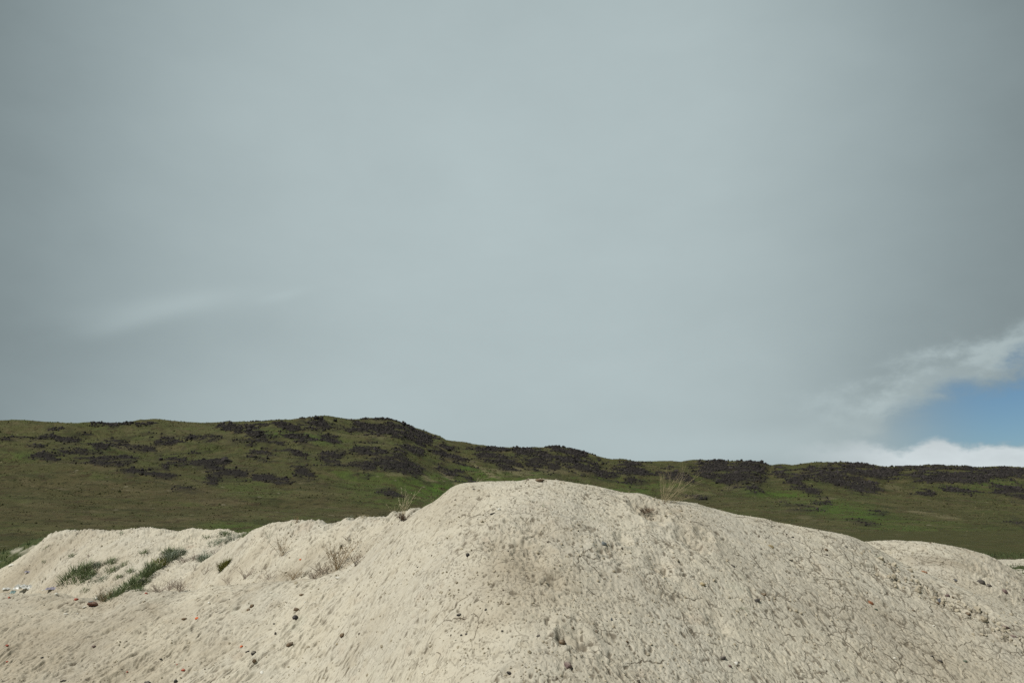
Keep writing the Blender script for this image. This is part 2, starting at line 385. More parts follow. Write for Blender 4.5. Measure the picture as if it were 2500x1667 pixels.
    gully = sstep(hr - hm, -.8, -.1) * 0
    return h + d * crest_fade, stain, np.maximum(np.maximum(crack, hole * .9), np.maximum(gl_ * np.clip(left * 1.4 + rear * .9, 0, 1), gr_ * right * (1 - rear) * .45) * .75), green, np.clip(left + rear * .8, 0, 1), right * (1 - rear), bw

def near_rows():
    ys = [2.2]
    while ys[-1] < 46:
        y = ys[-1]
        k = .0040 if y < 4.4 else (.00115 if y < 9.6 else (.0022 if y < 16 else .006))
        ys.append(y * (1 + k))
    return np.array(ys)
ROWS = near_rows()
us = np.concatenate([np.linspace(-1.5, -.74, 140)[:-1], np.linspace(-.74, .74, 1640), np.linspace(.74, 1.5, 140)[1:]])
Yg, Ug = np.meshgrid(ROWS, us, indexing='ij'); Xg = Ug * Yg
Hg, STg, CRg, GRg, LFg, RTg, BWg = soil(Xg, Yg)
# the ground beyond the piles: pale bare strip low at the right, grass elsewhere
pale_far = sstep(Ug, .45, .5) * sstep(Yg + .8 * fbm(Xg * .35, Yg * .35, 3, 150), 31.5, 30.8)
veg_far = sstep(Yg + .6 * fbm(Xg * .6, Yg * .6, 3, 151), 16.0, 17.5) * (Hg < .4) * (1 - pale_far)
patch = sstep(fbm(Xg * .45, Yg * 1.2, 3, 152) + .6 * np.exp(-((Yg - 24.6) / .9) ** 2) * (Ug > .585), .25, .5) * sstep(Yg, 14, 17) * (Ug > .45)
GRg = np.maximum(GRg, veg_far); GRg = np.maximum(GRg, patch * (Yg < 27))
def ground_z(x, y):
    x = np.atleast_1d(np.asarray(x, float)); y = np.atleast_1d(np.asarray(y, float))
    r = np.interp(y, ROWS, np.arange(len(ROWS))); c = np.interp(x / y, us, np.arange(len(us)))
    r0 = np.clip(r.astype(int), 0, len(ROWS) - 2); c0 = np.clip(c.astype(int), 0, len(us) - 2); fr = r - r0; fc = c - c0
    return (Hg[r0, c0] * (1 - fr) * (1 - fc) + Hg[r0 + 1, c0] * fr * (1 - fc) + Hg[r0, c0 + 1] * (1 - fr) * fc + Hg[r0 + 1, c0 + 1] * fr * fc)
def gpt(px, py):
    """point of the built soil surface seen at a pixel"""
    u, v = uv_of(px, py); u = float(u); v = float(v)
    ys = np.arange(3.0, 44, .004); z = CAMZ + v * ys
    h = ground_z(u * ys, ys); k = int(np.argmax(h >= z))
    if h[k] < z[k]:
        k = int(np.argmax(h - z))
    return Vector((u * ys[k], ys[k], float(h[k])))
def gnormal(x, y, e=.08):
    h = ground_z([x - e, x + e, x, x], [y, y, y - e, y + e])
    return Vector((-(h[1] - h[0]) / (2 * e), -(h[3] - h[2]) / (2 * e), 1)).normalized()

m_soil, t = mat_new('pale_soil')
P = pos(t)
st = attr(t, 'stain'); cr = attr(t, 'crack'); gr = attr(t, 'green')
nb = t.noise(P, 1.3, 5, .6); nm = t.noise(P, 9, 5, .65); nf = t.noise(P, 70, 4, .7)
base = t.mix(t.ss(nb, .3, .7), c4(.530, .495, .400), c4(.480, .455, .380))
base = t.mix(t.m('MULTIPLY', t.ss(nm, .45, .75), .45), base, c4(.385, .340, .250))
warm = t.ss(t.noise(P, 3.1, 4, .6, .4), .58, .78)
base = t.mix(t.m('MULTIPLY', warm, .35), base, c4(.42, .325, .235))
cool = t.ss(t.noise(P, 2.3, 3, .6, .9), .60, .8)
base = t.mix(t.m('MULTIPLY', cool, .30), base, c4(.40, .415, .33))
base = t.mix(t.m('MULTIPLY', st, .62), base, c4(.245, .198, .132))  # brown stains, with the painted vignette of the lower corners
base = t.mix(t.m('MULTIPLY', t.ss(nf, .55, .75), .32), base, c4(.30, .265, .20))
base = t.mix(t.m('MULTIPLY', t.ss(nf, .45, .25), .25), base, c4(.60, .56, .45))
vo = t.n('ShaderNodeTexVoronoi', feature='F1'); t.put(vo.inputs['Vector'], P); vo.inputs['Scale'].default_value = 34
spk = t.m('MULTIPLY', t.ss(vo.outputs['Distance'], .24, .10), t.ss(vo.outputs['Color'], .66, .70))
base = t.mix(t.m('MULTIPLY', spk, .75), base, c4(.135, .112, .08))
lf = attr(t, 'left'); rt = attr(t, 'right'); bwn = attr(t, 'broken')
sp = t.n('ShaderNodeSeparateXYZ'); wn = t.n('ShaderNodeTexNoise'); t.put(wn.inputs['Vector'], P); wn.inputs['Scale'].default_value = 5.5; wn.inputs['Detail'].default_value = 4
wv = t.n('ShaderNodeVectorMath', operation='SUBTRACT'); t.put(wv.inputs[0], wn.outputs['Color']); wv.inputs[1].default_value = (.5, .5, .5)
ws = t.n('ShaderNodeVectorMath', operation='SCALE'); t.put(ws.inputs[0], wv.outputs[0]); ws.inputs['Scale'].default_value = .16
wa = t.n('ShaderNodeVectorMath', operation='ADD'); t.put(wa.inputs[0], P); t.put(wa.inputs[1], ws.outputs[0])
WP = wa.outputs[0]; t.put(sp.inputs[0], WP)
def aligned(dx, dy, ks, kl):
    s_ = t.m('SUBTRACT', t.m('MULTIPLY', sp.outputs[0], dy), t.m('MULTIPLY', sp.outputs[1], dx))
    l_ = t.m('ADD', t.m('MULTIPLY', sp.outputs[0], dx), t.m('MULTIPLY', sp.outputs[1], dy))
    c = t.n('ShaderNodeCombineXYZ'); t.put(c.inputs[0], t.m('MULTIPLY', s_, ks)); t.put(c.inputs[1], t.m('MULTIPLY', l_, kl)); return c.outputs[0]
def specks(vec, lo, hi, keep):
    v = t.n('ShaderNodeTexVoronoi', feature='F1', voronoi_dimensions='2D'); t.put(v.inputs['Vector'], vec); v.inputs['Scale'].default_value = 1.0
    cs = t.n('ShaderNodeSeparateColor'); t.put(cs.inputs[0], v.outputs['Color'])
    r_ = t.m('MULTIPLY', v.outputs['Distance'], t.m('ADD', .55, cs.outputs[1]))
    return t.m('MULTIPLY', t.ss(r_, hi, lo), t.ss(cs.outputs[0], keep, keep + .04))
def edges(vec, scale, w, soft):
    v = t.n('ShaderNodeTexVoronoi', feature='DISTANCE_TO_EDGE', voronoi_dimensions='2D'); t.put(v.inputs['Vector'], vec); v.inputs['Scale'].default_value = scale
    return t.ss(v.outputs['Distance'], w + soft, w)
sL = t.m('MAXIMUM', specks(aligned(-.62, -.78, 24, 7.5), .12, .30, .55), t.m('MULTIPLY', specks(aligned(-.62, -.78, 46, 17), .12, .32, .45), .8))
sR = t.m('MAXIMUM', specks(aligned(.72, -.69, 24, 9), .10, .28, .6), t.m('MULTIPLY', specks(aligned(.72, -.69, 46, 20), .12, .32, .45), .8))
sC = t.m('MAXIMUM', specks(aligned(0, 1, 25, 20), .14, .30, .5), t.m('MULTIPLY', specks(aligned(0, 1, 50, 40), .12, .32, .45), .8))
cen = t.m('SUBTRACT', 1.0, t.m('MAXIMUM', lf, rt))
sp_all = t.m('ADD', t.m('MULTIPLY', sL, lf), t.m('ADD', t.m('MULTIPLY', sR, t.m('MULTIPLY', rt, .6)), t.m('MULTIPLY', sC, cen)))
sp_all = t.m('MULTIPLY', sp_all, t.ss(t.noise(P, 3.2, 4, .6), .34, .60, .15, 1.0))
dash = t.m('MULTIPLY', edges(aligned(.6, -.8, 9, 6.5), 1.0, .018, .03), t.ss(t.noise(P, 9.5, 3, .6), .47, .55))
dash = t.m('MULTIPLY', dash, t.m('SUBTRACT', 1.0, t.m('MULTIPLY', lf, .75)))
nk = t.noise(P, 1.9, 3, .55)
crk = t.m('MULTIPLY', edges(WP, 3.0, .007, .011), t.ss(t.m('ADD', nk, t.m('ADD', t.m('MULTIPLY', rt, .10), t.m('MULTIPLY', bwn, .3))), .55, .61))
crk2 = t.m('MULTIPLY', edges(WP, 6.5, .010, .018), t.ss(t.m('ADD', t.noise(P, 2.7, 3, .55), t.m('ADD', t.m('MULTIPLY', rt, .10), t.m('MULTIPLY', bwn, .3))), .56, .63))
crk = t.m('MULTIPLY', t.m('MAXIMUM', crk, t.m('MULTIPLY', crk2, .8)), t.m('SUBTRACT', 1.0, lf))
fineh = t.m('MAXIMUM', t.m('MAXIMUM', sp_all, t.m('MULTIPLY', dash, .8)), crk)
crevice_shade = t.m('MULTIPLY', fineh, t.m('SUBTRACT', 1.0, gr))
base = t.mix(t.m('MULTIPLY', crevice_shade, .52), base, c4(.14, .118, .085))  # self-shadow of pits, dashes and fine cracks darkened into the base colour
base = t.mix(t.m('MULTIPLY', crk, .7), base, c4(.10, .082, .058))  # second coat of painted shade inside the cracks
base = t.mix(t.m('MULTIPLY', t.ss(cr, .12, .8), .80), base, c4(.125, .105, .075))  # shade of the modelled cracks, pits and gouges painted into the colour
gcol = t.mix(t.ss(t.noise(P, 7, 4, .7), .35, .65), c4(.030, .048, .016), c4(.075, .085, .035))
ysep = t.n('ShaderNodeSeparateXYZ'); t.put(ysep.inputs[0], P)
gcol = t.mix(t.ss(ysep.outputs[1], 23, 30), gcol, t.mix(t.ss(t.noise(P, 1.2, 4, .7), .35, .65), c4(.040, .044, .018), c4(.070, .066, .028)))
base = t.mix(gr, base, gcol)
bump = t.m('ADD', t.m('MULTIPLY', nf, .6), t.m('MULTIPLY', t.noise(P, 150, 4, .75), .6))
bump = t.m('ADD', bump, t.m('MULTIPLY', t.noise(P, 28, 4, .7), .6))
bump = t.m('SUBTRACT', bump, t.m('MULTIPLY', fineh, 1.3))
finish(t, base, .95, bump, .48, .009, .12)
Hg = Hg - .45 * sstep(Yg, 27, 46)
V = np.stack([Xg, Yg, Hg], -1).reshape(-1, 3)
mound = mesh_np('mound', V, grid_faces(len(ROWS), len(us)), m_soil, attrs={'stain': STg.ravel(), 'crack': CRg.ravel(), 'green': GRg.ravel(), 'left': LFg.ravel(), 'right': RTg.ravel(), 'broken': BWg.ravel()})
tag(mound, 'pale bare soil heaped in a dry cracked mound', kind='structure')

# ------------------------------------------------------------------ ground sheet and far hillside
m_hill, t = mat_new('grassy_hillside')
P = pos(t)
colr = t.mix(1.0, attr(t, 'tone', 0), c4(1.16, 1.18, 1.16), 'MULTIPLY'); rk = attr(t, 'rock')
n1 = t.noise(P, .12, 5, .6); n2 = t.noise(P, .75, 5, .68); n3 = t.noise(P, 3.2, 3, .7)
g = t.mix(t.m('MULTIPLY', t.ss(n1, .35, .7), .35), colr, c4(.070, .066, .026))
g = t.mix(t.m('MULTIPLY', t.ss(n2, .48, .7), .50), g, c4(.030, .036, .014))
g = t.mix(t.m('MULTIPLY', t.ss(n2, .46, .30), .45), g, c4(.115, .100, .050))
g = t.mix(t.m('MULTIPLY', t.ss(n3, .5, .68), .5), g, c4(.026, .028, .012))
rc = t.mix(t.ss(n3, .3, .7), c4(.014, .013, .012), c4(.036, .032, .028))
vt = t.n('ShaderNodeTexVoronoi', feature='F1'); t.put(vt.inputs['Vector'], P); vt.inputs['Scale'].default_value = .62
vc = t.n('ShaderNodeSeparateColor'); t.put(vc.inputs[0], vt.outputs['Color'])
g = t.mix(t.m('MULTIPLY', t.m('MULTIPLY', t.ss(vt.outputs['Distance'], .42, .15), t.ss(vc.outputs[0], .68, .74)), .65), g, c4(.026, .026, .014))
g = t.mix(t.m('MULTIPLY', t.m('MULTIPLY', t.ss(vt.outputs['Distance'], .30, .10), t.ss(vc.outputs[1], .93, .96)), .8), g, c4(.20, .18, .12))
g = t.mix(t.m('MULTIPLY', t.ss(t.noise(P, .33, 6, .7), .52, .66), .35), g, c4(.085, .058, .034))
g = t.mix(rk, g, rc)
b_ = t.m('ADD', t.m('MULTIPLY', n2, .7), t.m('MULTIPLY', n3, .5))
finish(t, g, .95, b_, .9, .5, .08)

gs = 4000.0
yy = np.array([-60, -20, 2, 20, 44, 60, 120, 400, 1200, gs]); xx = np.array([-gs, -800, -200, -60, -15, 0, 15, 60, 200, 800, gs])
GY, GX = np.meshgrid(yy, xx, indexing='ij')
GZ = np.full(GX.shape, -.35)
ground = mesh_np('ground', np.stack([GX, GY, GZ], -1).reshape(-1, 3), grid_faces(len(yy), len(xx)), m_hill,
                 attrs={'tone': np.tile([.055, .056, .022], (GX.size, 1)), 'rock': np.zeros(GX.size)})
tag(ground, 'flat grassy valley floor behind the soil piles', kind='structure')

RID = [(-1600, 1060), (-700, 1042), (0, 1037), (60, 1037), (150, 1036.5), (240, 1035), (260, 1034.5), (330, 1034), (400, 1035), (450, 1035), (520, 1033), (560, 1031), (640, 1029), (680, 1027),
       (720, 1025), (770, 1024), (790, 1024), (820, 1028), (850, 1030), (870, 1030), (910, 1029.5), (960, 1032), (985, 1038), (1000, 1048), (1020, 1057), (1040, 1065),
       (1055, 1071), (1075, 1075), (1090, 1083), (1110, 1087), (1150, 1091), (1200, 1094.5), (1240, 1095), (1300, 1096), (1335, 1095), (1350, 1094), (1370, 1097),
       (1390, 1102), (1415, 1106), (1430, 1111), (1460, 1120), (1480, 1124.5), (1520, 1125.5), (1550, 1130), (1600, 1132), (1650, 1132), (1700, 1132), (1770, 1131.5),
       (1810, 1130), (1830, 1128), (1850, 1129), (1880, 1138), (1940, 1137), (2000, 1135), (2050, 1136), (2120, 1141), (2165, 1146), (2200, 1143), (2250, 1141),
       (2290, 1140), (2315, 1143), (2340, 1143), (2370, 1145), (2385, 1147), (2430, 1146), (2500, 1146), (3300, 1160), (4300, 1190)]
RID = np.array(RID, float); ru, rv = uv_of(RID[:, 0], RID[:, 1])
def hill_D(u):   # distance of the skyline
    return np.interp(u, [-1.6, -.65, -.2, 0, .25, .6, 1.6], [330, 345, 350, 380, 430, 470, 500])
def hill_z(x, y):
    u = x / np.maximum(y, 1); D = hill_D(u); v = np.interp(u, ru, rv)
    zr = CAMZ + v * D
    y0 = 75 + 25 * u
    tt = np.clip((y - y0) / (D - y0), 0, 1.6)
    prof = np.where(tt < 1, .55 * tt ** 1.15 + .45 * (tt * tt * (3 - 2 * tt)), 1 - .25 * (tt - 1) ** 1.0)
    z = zr * prof
    env = np.clip(tt * 3, 0, 1) * np.clip(np.abs(1 - tt) * 6, .12, 1)
    z = z + env * (fbm(x / 46, y / 30, 3, 201) * 1.9 + perlin(x / 11, y / 9, 204) * .45)
    # slumped lobes that run down to the right
    s = (x * .45 + y) / 26 + fbm(x / 40, y / 40, 2, 207) * .8
    z = z + env * sstep(tt, .25, .5) * (1 - np.abs(perlin(s, (x - .45 * y) / 90, 209)) * 2) * 1.6
    return z * (tt > 0) - .55 + .2 * sstep(tt, -.02, .03)
PATCH = [(42,1074,48,4,0),(120,1067,22,3,0),(170,1075,28,4,0),(138,1047,20,3,-5),(250,1038,32,4,0),(340,1036,26,3,0),(214,1061,15,2.5,0),(93,1089,15,4,0),
 (112,1114,36,10,8),(185,1108,32,16,15),(245,1126,45,13,12),(290,1084,30,10,8),(243,1090,20,5,5),(355,1098,45,6,8),(313,1114,27,6,0),(297,1134,24,9,0),
 (350,1153,58,7,5),(400,1158,26,9,5),(408,1082,38,11,10),(490,1071,40,6,3),(487,1104,24,3,0),(430,1130,30,10,0),(490,1133,35,9,0),(520,1140,35,10,0),
 (545,1128,20,6,0),(405,1148,12,12,0),(520,1165,22,10,-15),(580,1160,45,9,5),(448,1192,24,5,8),(515,1177,15,8,0),(640,1038,16,5,0),(568,1048,28,8,15),
 (618,1048,20,10,0),(703,1042,45,7,12),(775,1040,35,14,8),(900,1046,50,14,8),(960,1050,50,20,15),(1010,1062,40,14,25),(1030,1066,30,10,25),
 (620,1055,28,10,0),(650,1078,45,16,15),(615,1083,25,8,0),(710,1102,38,8,18),(733,1069,36,11,8),(757,1090,30,8,5),(805,1074,26,10,12),(635,1105,28,5,10),
 (805,1118,20,18,30),(825,1132,20,8,25),(640,1167,45,10,12),(685,1175,28,9,8),(742,1157,28,12,20),(635,1123,22,4,5),(828,1107,17,9,0),(895,1103,45,14,8),
 (935,1130,55,22,15),(990,1142,50,20,25),(905,1142,25,15,0),(868,1138,22,12,10),(993,1098,35,9,12),(1022,1097,14,16,0),(1083,1105,25,14,20),
 (1115,1120,35,10,35),(1085,1150,40,8,30),(1092,1090,14,6,20),(1130,1160,30,6,30),(1200,1120,45,13,22),(1212,1098,30,4,0),(955,1208,20,7,10),
 (1232,1130,38,14,12),(1290,1105,50,9,8),(1230,1098,32,5,0),(1375,1100,38,6,15),(1420,1108,30,6,20),(1330,1132,42,18,8),(1392,1128,35,14,15),
 (1430,1145,45,14,15),(1545,1148,50,14,5),(1470,1160,45,8,5),(1545,1174,22,8,0),(1650,1165,40,14,10),(1760,1155,60,25,8),(1815,1160,40,28,5),
 (1820,1140,30,12,0),(1700,1215,18,6,12),(1840,1140,38,12,5),(1830,1175,35,18,0),(1925,1165,40,14,25),(1970,1195,35,9,15),(1990,1207,20,4,10),
 (2000,1155,55,12,3),(2060,1165,60,22,8),(2110,1185,35,14,8),(2140,1155,60,14,5),(2110,1195,40,10,0),(2290,1165,85,12,3),(2370,1165,60,12,0),
 (2240,1143,45,4,0),(2300,1141,25,5,0),(2360,1145,25,4,0),(2430,1158,80,12,-3),(2335,1198,40,7,5),(2260,1204,26,5,8),(2470,1200,40,14,12),
 (1935,1235,30,6,15),(1975,1245,22,7,10),(2005,1230,18,7,0),(2110,1275,24,5,12),(2490,1278,20,8,25),(2150,1250,15,4,0),(2100,1143,50,8,5)]
BRIGHT = [(1060,1205,150,34,4,1.0),(1090,1195,190,28,4,1.0),(900,1168,90,14,8,.6),(985,1215,110,22,0,.9),(1180,1155,60,14,18,.7),(660,1205,90,12,0,.35),(560,1290,90,20,0,.5),(2065,1245,110,20,12,.75),
          (1920,1212,80,12,8,.7),(1500,1195,90,12,4,.6),(1450,1172,70,8,0,.4),(1280,1165,60,10,0,.4),(690,1058,50,10,0,.5),(1560,1185,80,14,0,.45),(2420,1180,60,10,0,.5),
          (600,1180,60,10,0,.4),(30,1115,60,10,0,.4),(2200,1285,150,16,0,.4),(760,1068,100,12,10,.4),(2350,1190,90,10,0,.3)]
BROWN = [(480,1215,330,38,0,.8),(780,1215,110,22,0,.9),(150,1170,200,45,0,.7),(860,1255,110,16,0,.9),(1700,1245,160,22,6,.6),(2080,1290,160,12,0,.6),(2290,1240,120,40,0,.5),
         (520,1255,150,14,0,.5),(60,1250,160,50,0,.4),(1900,1262,60,14,8,.6),(310,1100,300,30,0,.25)]
PALE = [(1095,1165,26,5,35,.9),(1180,1147,40,5,30,.8),(1040,1165,24,5,30,.8),(1265,1152,36,8,8,.7),(1210,1150,22,4,20,.7),(970,1158,30,5,5,.5),(1780,1192,16,4,0,.6),(2020,1217,18,3,0,.6),
        (1965,1262,20,3,0,.4),(2300,1260,34,5,12,.5),(1345,1150,26,5,8,.5),(300,1094,36,6,10,.35),(2240,1250,26,4,10,.5),(1640,1195,40,5,5,.35),(930,1068,40,5,5,.35),(1075,1095,12,4,30,.5),
        (1740,1205,26,4,5,.35),(2170,1190,34,6,8,.35),(2090,1178,40,5,12,.3),(1410,1150,50,6,10,.3),(520,1150,26,5,0,.3)]
PATCH = [e if e[1] < 1205 or e[0] < 1200 else (*e, .42) for e in PATCH]
def ell_mask(L, PX, PY, amp=.5, sharp=.35, nz=None):
    """1 inside the ellipses traced from the hillside, with ragged edges"""
    m = np.zeros(PX.shape)
    for e in L:
        cx_, cy_, rx, ry, a = e[:5]; w = e[5] if len(e) > 5 else 1.0
        ca, sa = math.cos(math.radians(a)), math.sin(math.radians(a))
        bx = (np.abs(PX - cx_) < rx * 2.2 + 8) & (np.abs(PY - cy_) < rx * .9 + ry * 2.2 + 8)
        if not bx.any(): continue
        dx = PX[bx] - cx_; dy = PY[bx] - cy_
        q = np.hypot((dx * ca + dy * sa) / rx, (-dx * sa + dy * ca) / ry)
        q = q + amp * nz[bx]
        m[bx] = np.maximum(m[bx], w * sstep(q, 1 + sharp, 1 - sharp))
    return m
hu = np.linspace(-1.05, 1.05, 1500); ht_ = np.concatenate([np.linspace(0, .98, 520), np.linspace(.985, 1.02, 40), np.linspace(1.03, 1.5, 30)])
TT, HU = np.meshgrid(ht_, hu, indexing='ij')
Dh = hill_D(HU); y0h = 75 + 25 * HU
HY = y0h - 4 + TT * (Dh - y0h + 4); HX = HU * HY
HZ = hill_z(HX, HY)
PX, PY = px_of(HX, HY, HZ)
nz = fbm(HX / 9, HY / 9, 4, 221, .6)
rock = ell_mask(PATCH, PX, PY, .62, .20, nz)
rock = rock * (.2 + .8 * sstep(fbm(HX / 3.5, HY / 5, 4, 225), -.70, -.25))
seam = sstep(fbm((HX * .45 + HY) / 4.5, (HX - .45 * HY) / 20, 3, 229), .06, .32)
rock = rock * (1 - .75 * seam)
near_p = ell_mask([(e[0], e[1], e[2] * 1.35 + 6, e[3] * 1.5 + 3, e[4]) for e in PATCH], PX, PY, .5, .6, nz)
rock = np.maximum(rock, .6 * near_p * sstep(fbm(HX / 6 + 5, HY / 9, 4, 227, .62), .05, .32))
rock[HY > Dh * 1.02] *= 0
bri = ell_mask(BRIGHT, PX, PY, .4, .8, fbm(HX / 22, HY / 22, 3, 231))
bro = ell_mask(BROWN, PX, PY, .6, .9, fbm(HX / 20, HY / 20, 3, 235))
pal = ell_mask(PALE, PX, PY, .9, .5, fbm(HX / 4, HY / 4, 3, 239))
tone = np.zeros(HX.shape + (3,)) + np.array([.062, .064, .027])
def lay(c, m): 
    global tone
    tone = tone * (1 - m[..., None]) + np.array(c) * m[..., None]
lay((.048, .062, .020), sstep(fbm(HX / 35, HY / 35, 3, 241), .0, .6) * .7)
lay((.064, .052, .027), bro * .65)
lay((.088, .090, .040), sstep(PY, 1150, 1060) * .55)
lay((.054, .098, .017), bri * .85)
lay((.068, .056, .030), sstep(PY, 1120, 1210) * .5 * (HU < -.1))
lay((.056, .100, .018), bri * .80)
dg = (HX * .5 + HY); dl = (HX - .5 * HY)
lay((.032, .036, .016), sstep(fbm(dg / 5.5, dl / 16, 5, 245, .62), .10, .5) * .62)
lay((.105, .088, .050), sstep(fbm(dg / 4.5 + 9, dl / 14, 5, 249, .6), .28, .6) * .50)
lay((.060, .078, .024), sstep(fbm(dg / 9, dl / 22, 4, 250, .55), .15, .55) * .45)
lay((.042, .030, .018), sstep(fbm(HX / 3, HY / 2.4, 3, 246, .6), .38, .55) * .7)
lay((.100, .084, .045), sstep(fbm(HX / 9, HY / 14, 4, 247), .25, .7) * .45)
lay((.20, .17, .105), pal * .8)
HZ2 = HZ + rock * (.15 + .35 * np.abs(perlin(HX / 1.9, HY / 1.9, 251))) + (1 - rock) * perlin(HX / 1.6, HY / 1.6, 253) * .10
hills = mesh_np('hills', np.stack([HX, HY, HZ2], -1).reshape(-1, 3), grid_faces(len(ht_), len(hu)), m_hill, attrs={'tone': tone.reshape(-1, 3), 'rock': rock.ravel()})
tag(hills, 'long green hillside with dark lava rock below its crest', kind='structure')

# ------------------------------------------------------------------ bulk builders
rng = np.random.default_rng(7)
def ico(sub):
    import bmesh
    bm = bmesh.new(); bmesh.ops.create_icosphere(bm, subdivisions=sub, radius=1.0)
    V = np.array([v.co[:] for v in bm.verts]); F = np.array([[v.index for v in f.verts] for f in bm.faces]); bm.free(); return V, F
ICO1, ICO2, ICO3, ICO4 = ico(1), ico(2), ico(3), ico(4)
def rots(n):
    q = rng.normal(size=(n, 4)); q /= np.linalg.norm(q, axis=1)[:, None]; w, x, y, z = q.T
    return np.stack([np.stack([1-2*(y*y+z*z), 2*(x*y-z*w), 2*(x*z+y*w)], -1), np.stack([2*(x*y+z*w), 1-2*(x*x+z*z), 2*(y*z-x*w)], -1), np.stack([2*(x*z-y*w), 2*(y*z+x*w), 1-2*(x*x+y*y)], -1)], 1)
def bulk_stones(name, C, size, mat, jag=.3, shape=ICO1, tone_attr=None):
    n = len(C); V0, F0 = shape
    V = V0[None] * (1 + rng.uniform(-jag, jag, (n, len(V0), 1))) * rng.uniform(.6, 1.15, (n, 1, 3))
    V = np.einsum('nij,nkj->nki', rots(n), V) * size[:, None, None] + C[:, None]
    F = F0[None] + (np.arange(n) * len(V0))[:, None, None]
    return mesh_np(name, V.reshape(-1, 3), F.reshape(-1, 3), mat, smooth=False, attrs={'rnd': np.repeat(rng.random(n), len(V0))})

m_lava, t = mat_new('lava_rock')
P = pos(t); rn = attr(t, 'rnd')
c = t.mix(rn, c4(.013, .012, .012), c4(.050, .044, .042))
c = t.mix(t.m('MULTIPLY', t.ss(t.noise(P, 1.5, 3), .55, .75), .5), c, c4(.055, .052, .040))
finish(t, c, .9, t.noise(P, 4, 3), .5, .1, .2)
w = sstep(rock, .2, .8) * (rng.random(rock.shape) < rock) * (HY < Dh * 1.01) * (np.abs(HU) < .72)
idx = np.flatnonzero(w.ravel() > .02)
area = (HY.ravel() * w.ravel())[idx]; p = area / area.sum()
N = 110000
pick = rng.choice(idx, N, p=p)
bx = HX.ravel()[pick] + rng.normal(0, .35, N); by = HY.ravel()[pick] + rng.normal(0, .45, N)
bz = hill_z(bx, by) + .15
bs = (rng.gamma(3.0, .070, N) + .08) * by / 330
bs *= 1 - .5 * np.exp(-((by / hill_D(bx / by) - 1) / .035) ** 2) * sstep(bx / by, .02, .2) - .2 * np.exp(-((by / hill_D(bx / by) - 1) / .035) ** 2) * (1 + (rng.random(N) > .95) * .7)
lava = bulk_stones('lava_scree', np.stack([bx, by, bz + bs * .25], -1), bs, m_lava, .28)
tag(lava, 'broken dark lava rock lying in patches across the green hillside', kind='stuff')

m_tus, t = mat_new('grass_tussock'); P = pos(t); rn = attr(t, 'rnd')
finish(t, t.mix(rn, c4(.040, .046, .018), c4(.115, .105, .055)), .95, t.noise(P, 5, 3), .5, .05, .05)
w = (1 - np.clip(rock, 0, 1)) * (HY < Dh * .97) * (np.abs(HU) < .75) * sstep(rock, .3, .0) * (1 - .75 * sstep(TT, .45, .7)) * (.12 + sstep(fbm(dg / 7, dl / 16, 4, 260, .6), -.1, .45))
idx = np.flatnonzero(w.ravel() > .02); area = (HY.ravel() * w.ravel())[idx]
pick = rng.choice(idx, 26000, p=area / area.sum()); bx = HX.ravel()[pick] + rng.normal(0, .4, 26000); by = HY.ravel()[pick] + rng.normal(0, .5, 26000)
bs = (rng.gamma(2.5, .05, 26000) + .08) * by / 300
tag(bulk_stones('hill_grass_tussocks', np.stack([bx, by, hill_z(bx, by) + .02], -1), bs, m_tus, .3), 'low grass tussocks dotted over the far green hillside', kind='stuff')

# skyline blocks large enough to tell apart
def rock_mesh(name, mat, sx, sy, sz, seed, jag=.22, sub=ICO3, parent=None, flat=0.0):
    V, F = sub; r = 1 + jag * .9 * fbm(V[:, 0] * 1.3 + seed * 3.1 + V[:, 2], V[:, 1] * 1.3 + V[:, 2] * .9 - seed, 3, seed)
    V = V * r[:, None]
    rg = np.random.default_rng(seed)
    for _ in range(7):                                  # chipped faces
        nrm = rg.normal(size=3); nrm /= np.linalg.norm(nrm); d = V @ nrm; lim = rg.uniform(.62, .85)
        V = V - np.clip(d - lim, 0, None)[:, None] * nrm * .9
    V = V * np.array([sx, sy, sz])
    return mesh_np(name, V, F, mat, parent, smooth=True)
def hillpt(px, py):
    u, v = uv_of(px, py); u = float(u); v = float(v)
    ys = np.arange(90, 480, .25); z = CAMZ + v * ys; h = hill_z(u * ys, ys)
    k = int(np.argmax(h >= z))
    if h[k] < z[k]: k = int(np.argmax(h - z + (-1e-3 * np.abs(h - z))))
    return u * ys[k], ys[k], float(h[k])
BLOCKS = [(773, 1024, 1.1, 'pointed dark lava block on the skyline, highest of the hill'), (785, 1025, .9, 'rounded dark lava block just right of the pointed block on the skyline'),
          (818, 1029, .8, 'small dark lava block on the grass between the two rock crowns'), (873, 1030, .6, 'smallest dark lava block standing alone on the grassy skyline'),
          (985, 1038, .9, 'dark lava block at the corner where the skyline starts to drop'), (1006, 1051, 1.0, 'dark lava block halfway down the stepped drop of the skyline'),
          (246, 1035, .7, 'left of two dark rocks on the far left skyline'), (321, 1034, .7, 'right of two dark rocks on the far left skyline'),
          (1345, 1094, .9, 'dark lava block topping the second rise of the skyline'), (1420, 1107, .9, 'dark lava block on the slope of the second skyline rise'),
          (1830, 1128, 1.0, 'dark lava block topping the third rise of the skyline, right of centre'), (2372, 1145, .9, 'dark lava block at the end of the low rock row on the right skyline'),
          (2355, 1144, .8, 'dark lava block in the middle of the low rock row on the right skyline')]
for i, (a, b, s, lb) in enumerate(BLOCKS):
    x, y, z = hillpt(a, b)
    o = rock_mesh('lava_block', m_lava, s, s * .9, s * .85, 300 + i, .3, ICO2)
    o.location = (x, y, z + s * .3); tag(o, lb, 'rock', 'lava blocks on the skyline')

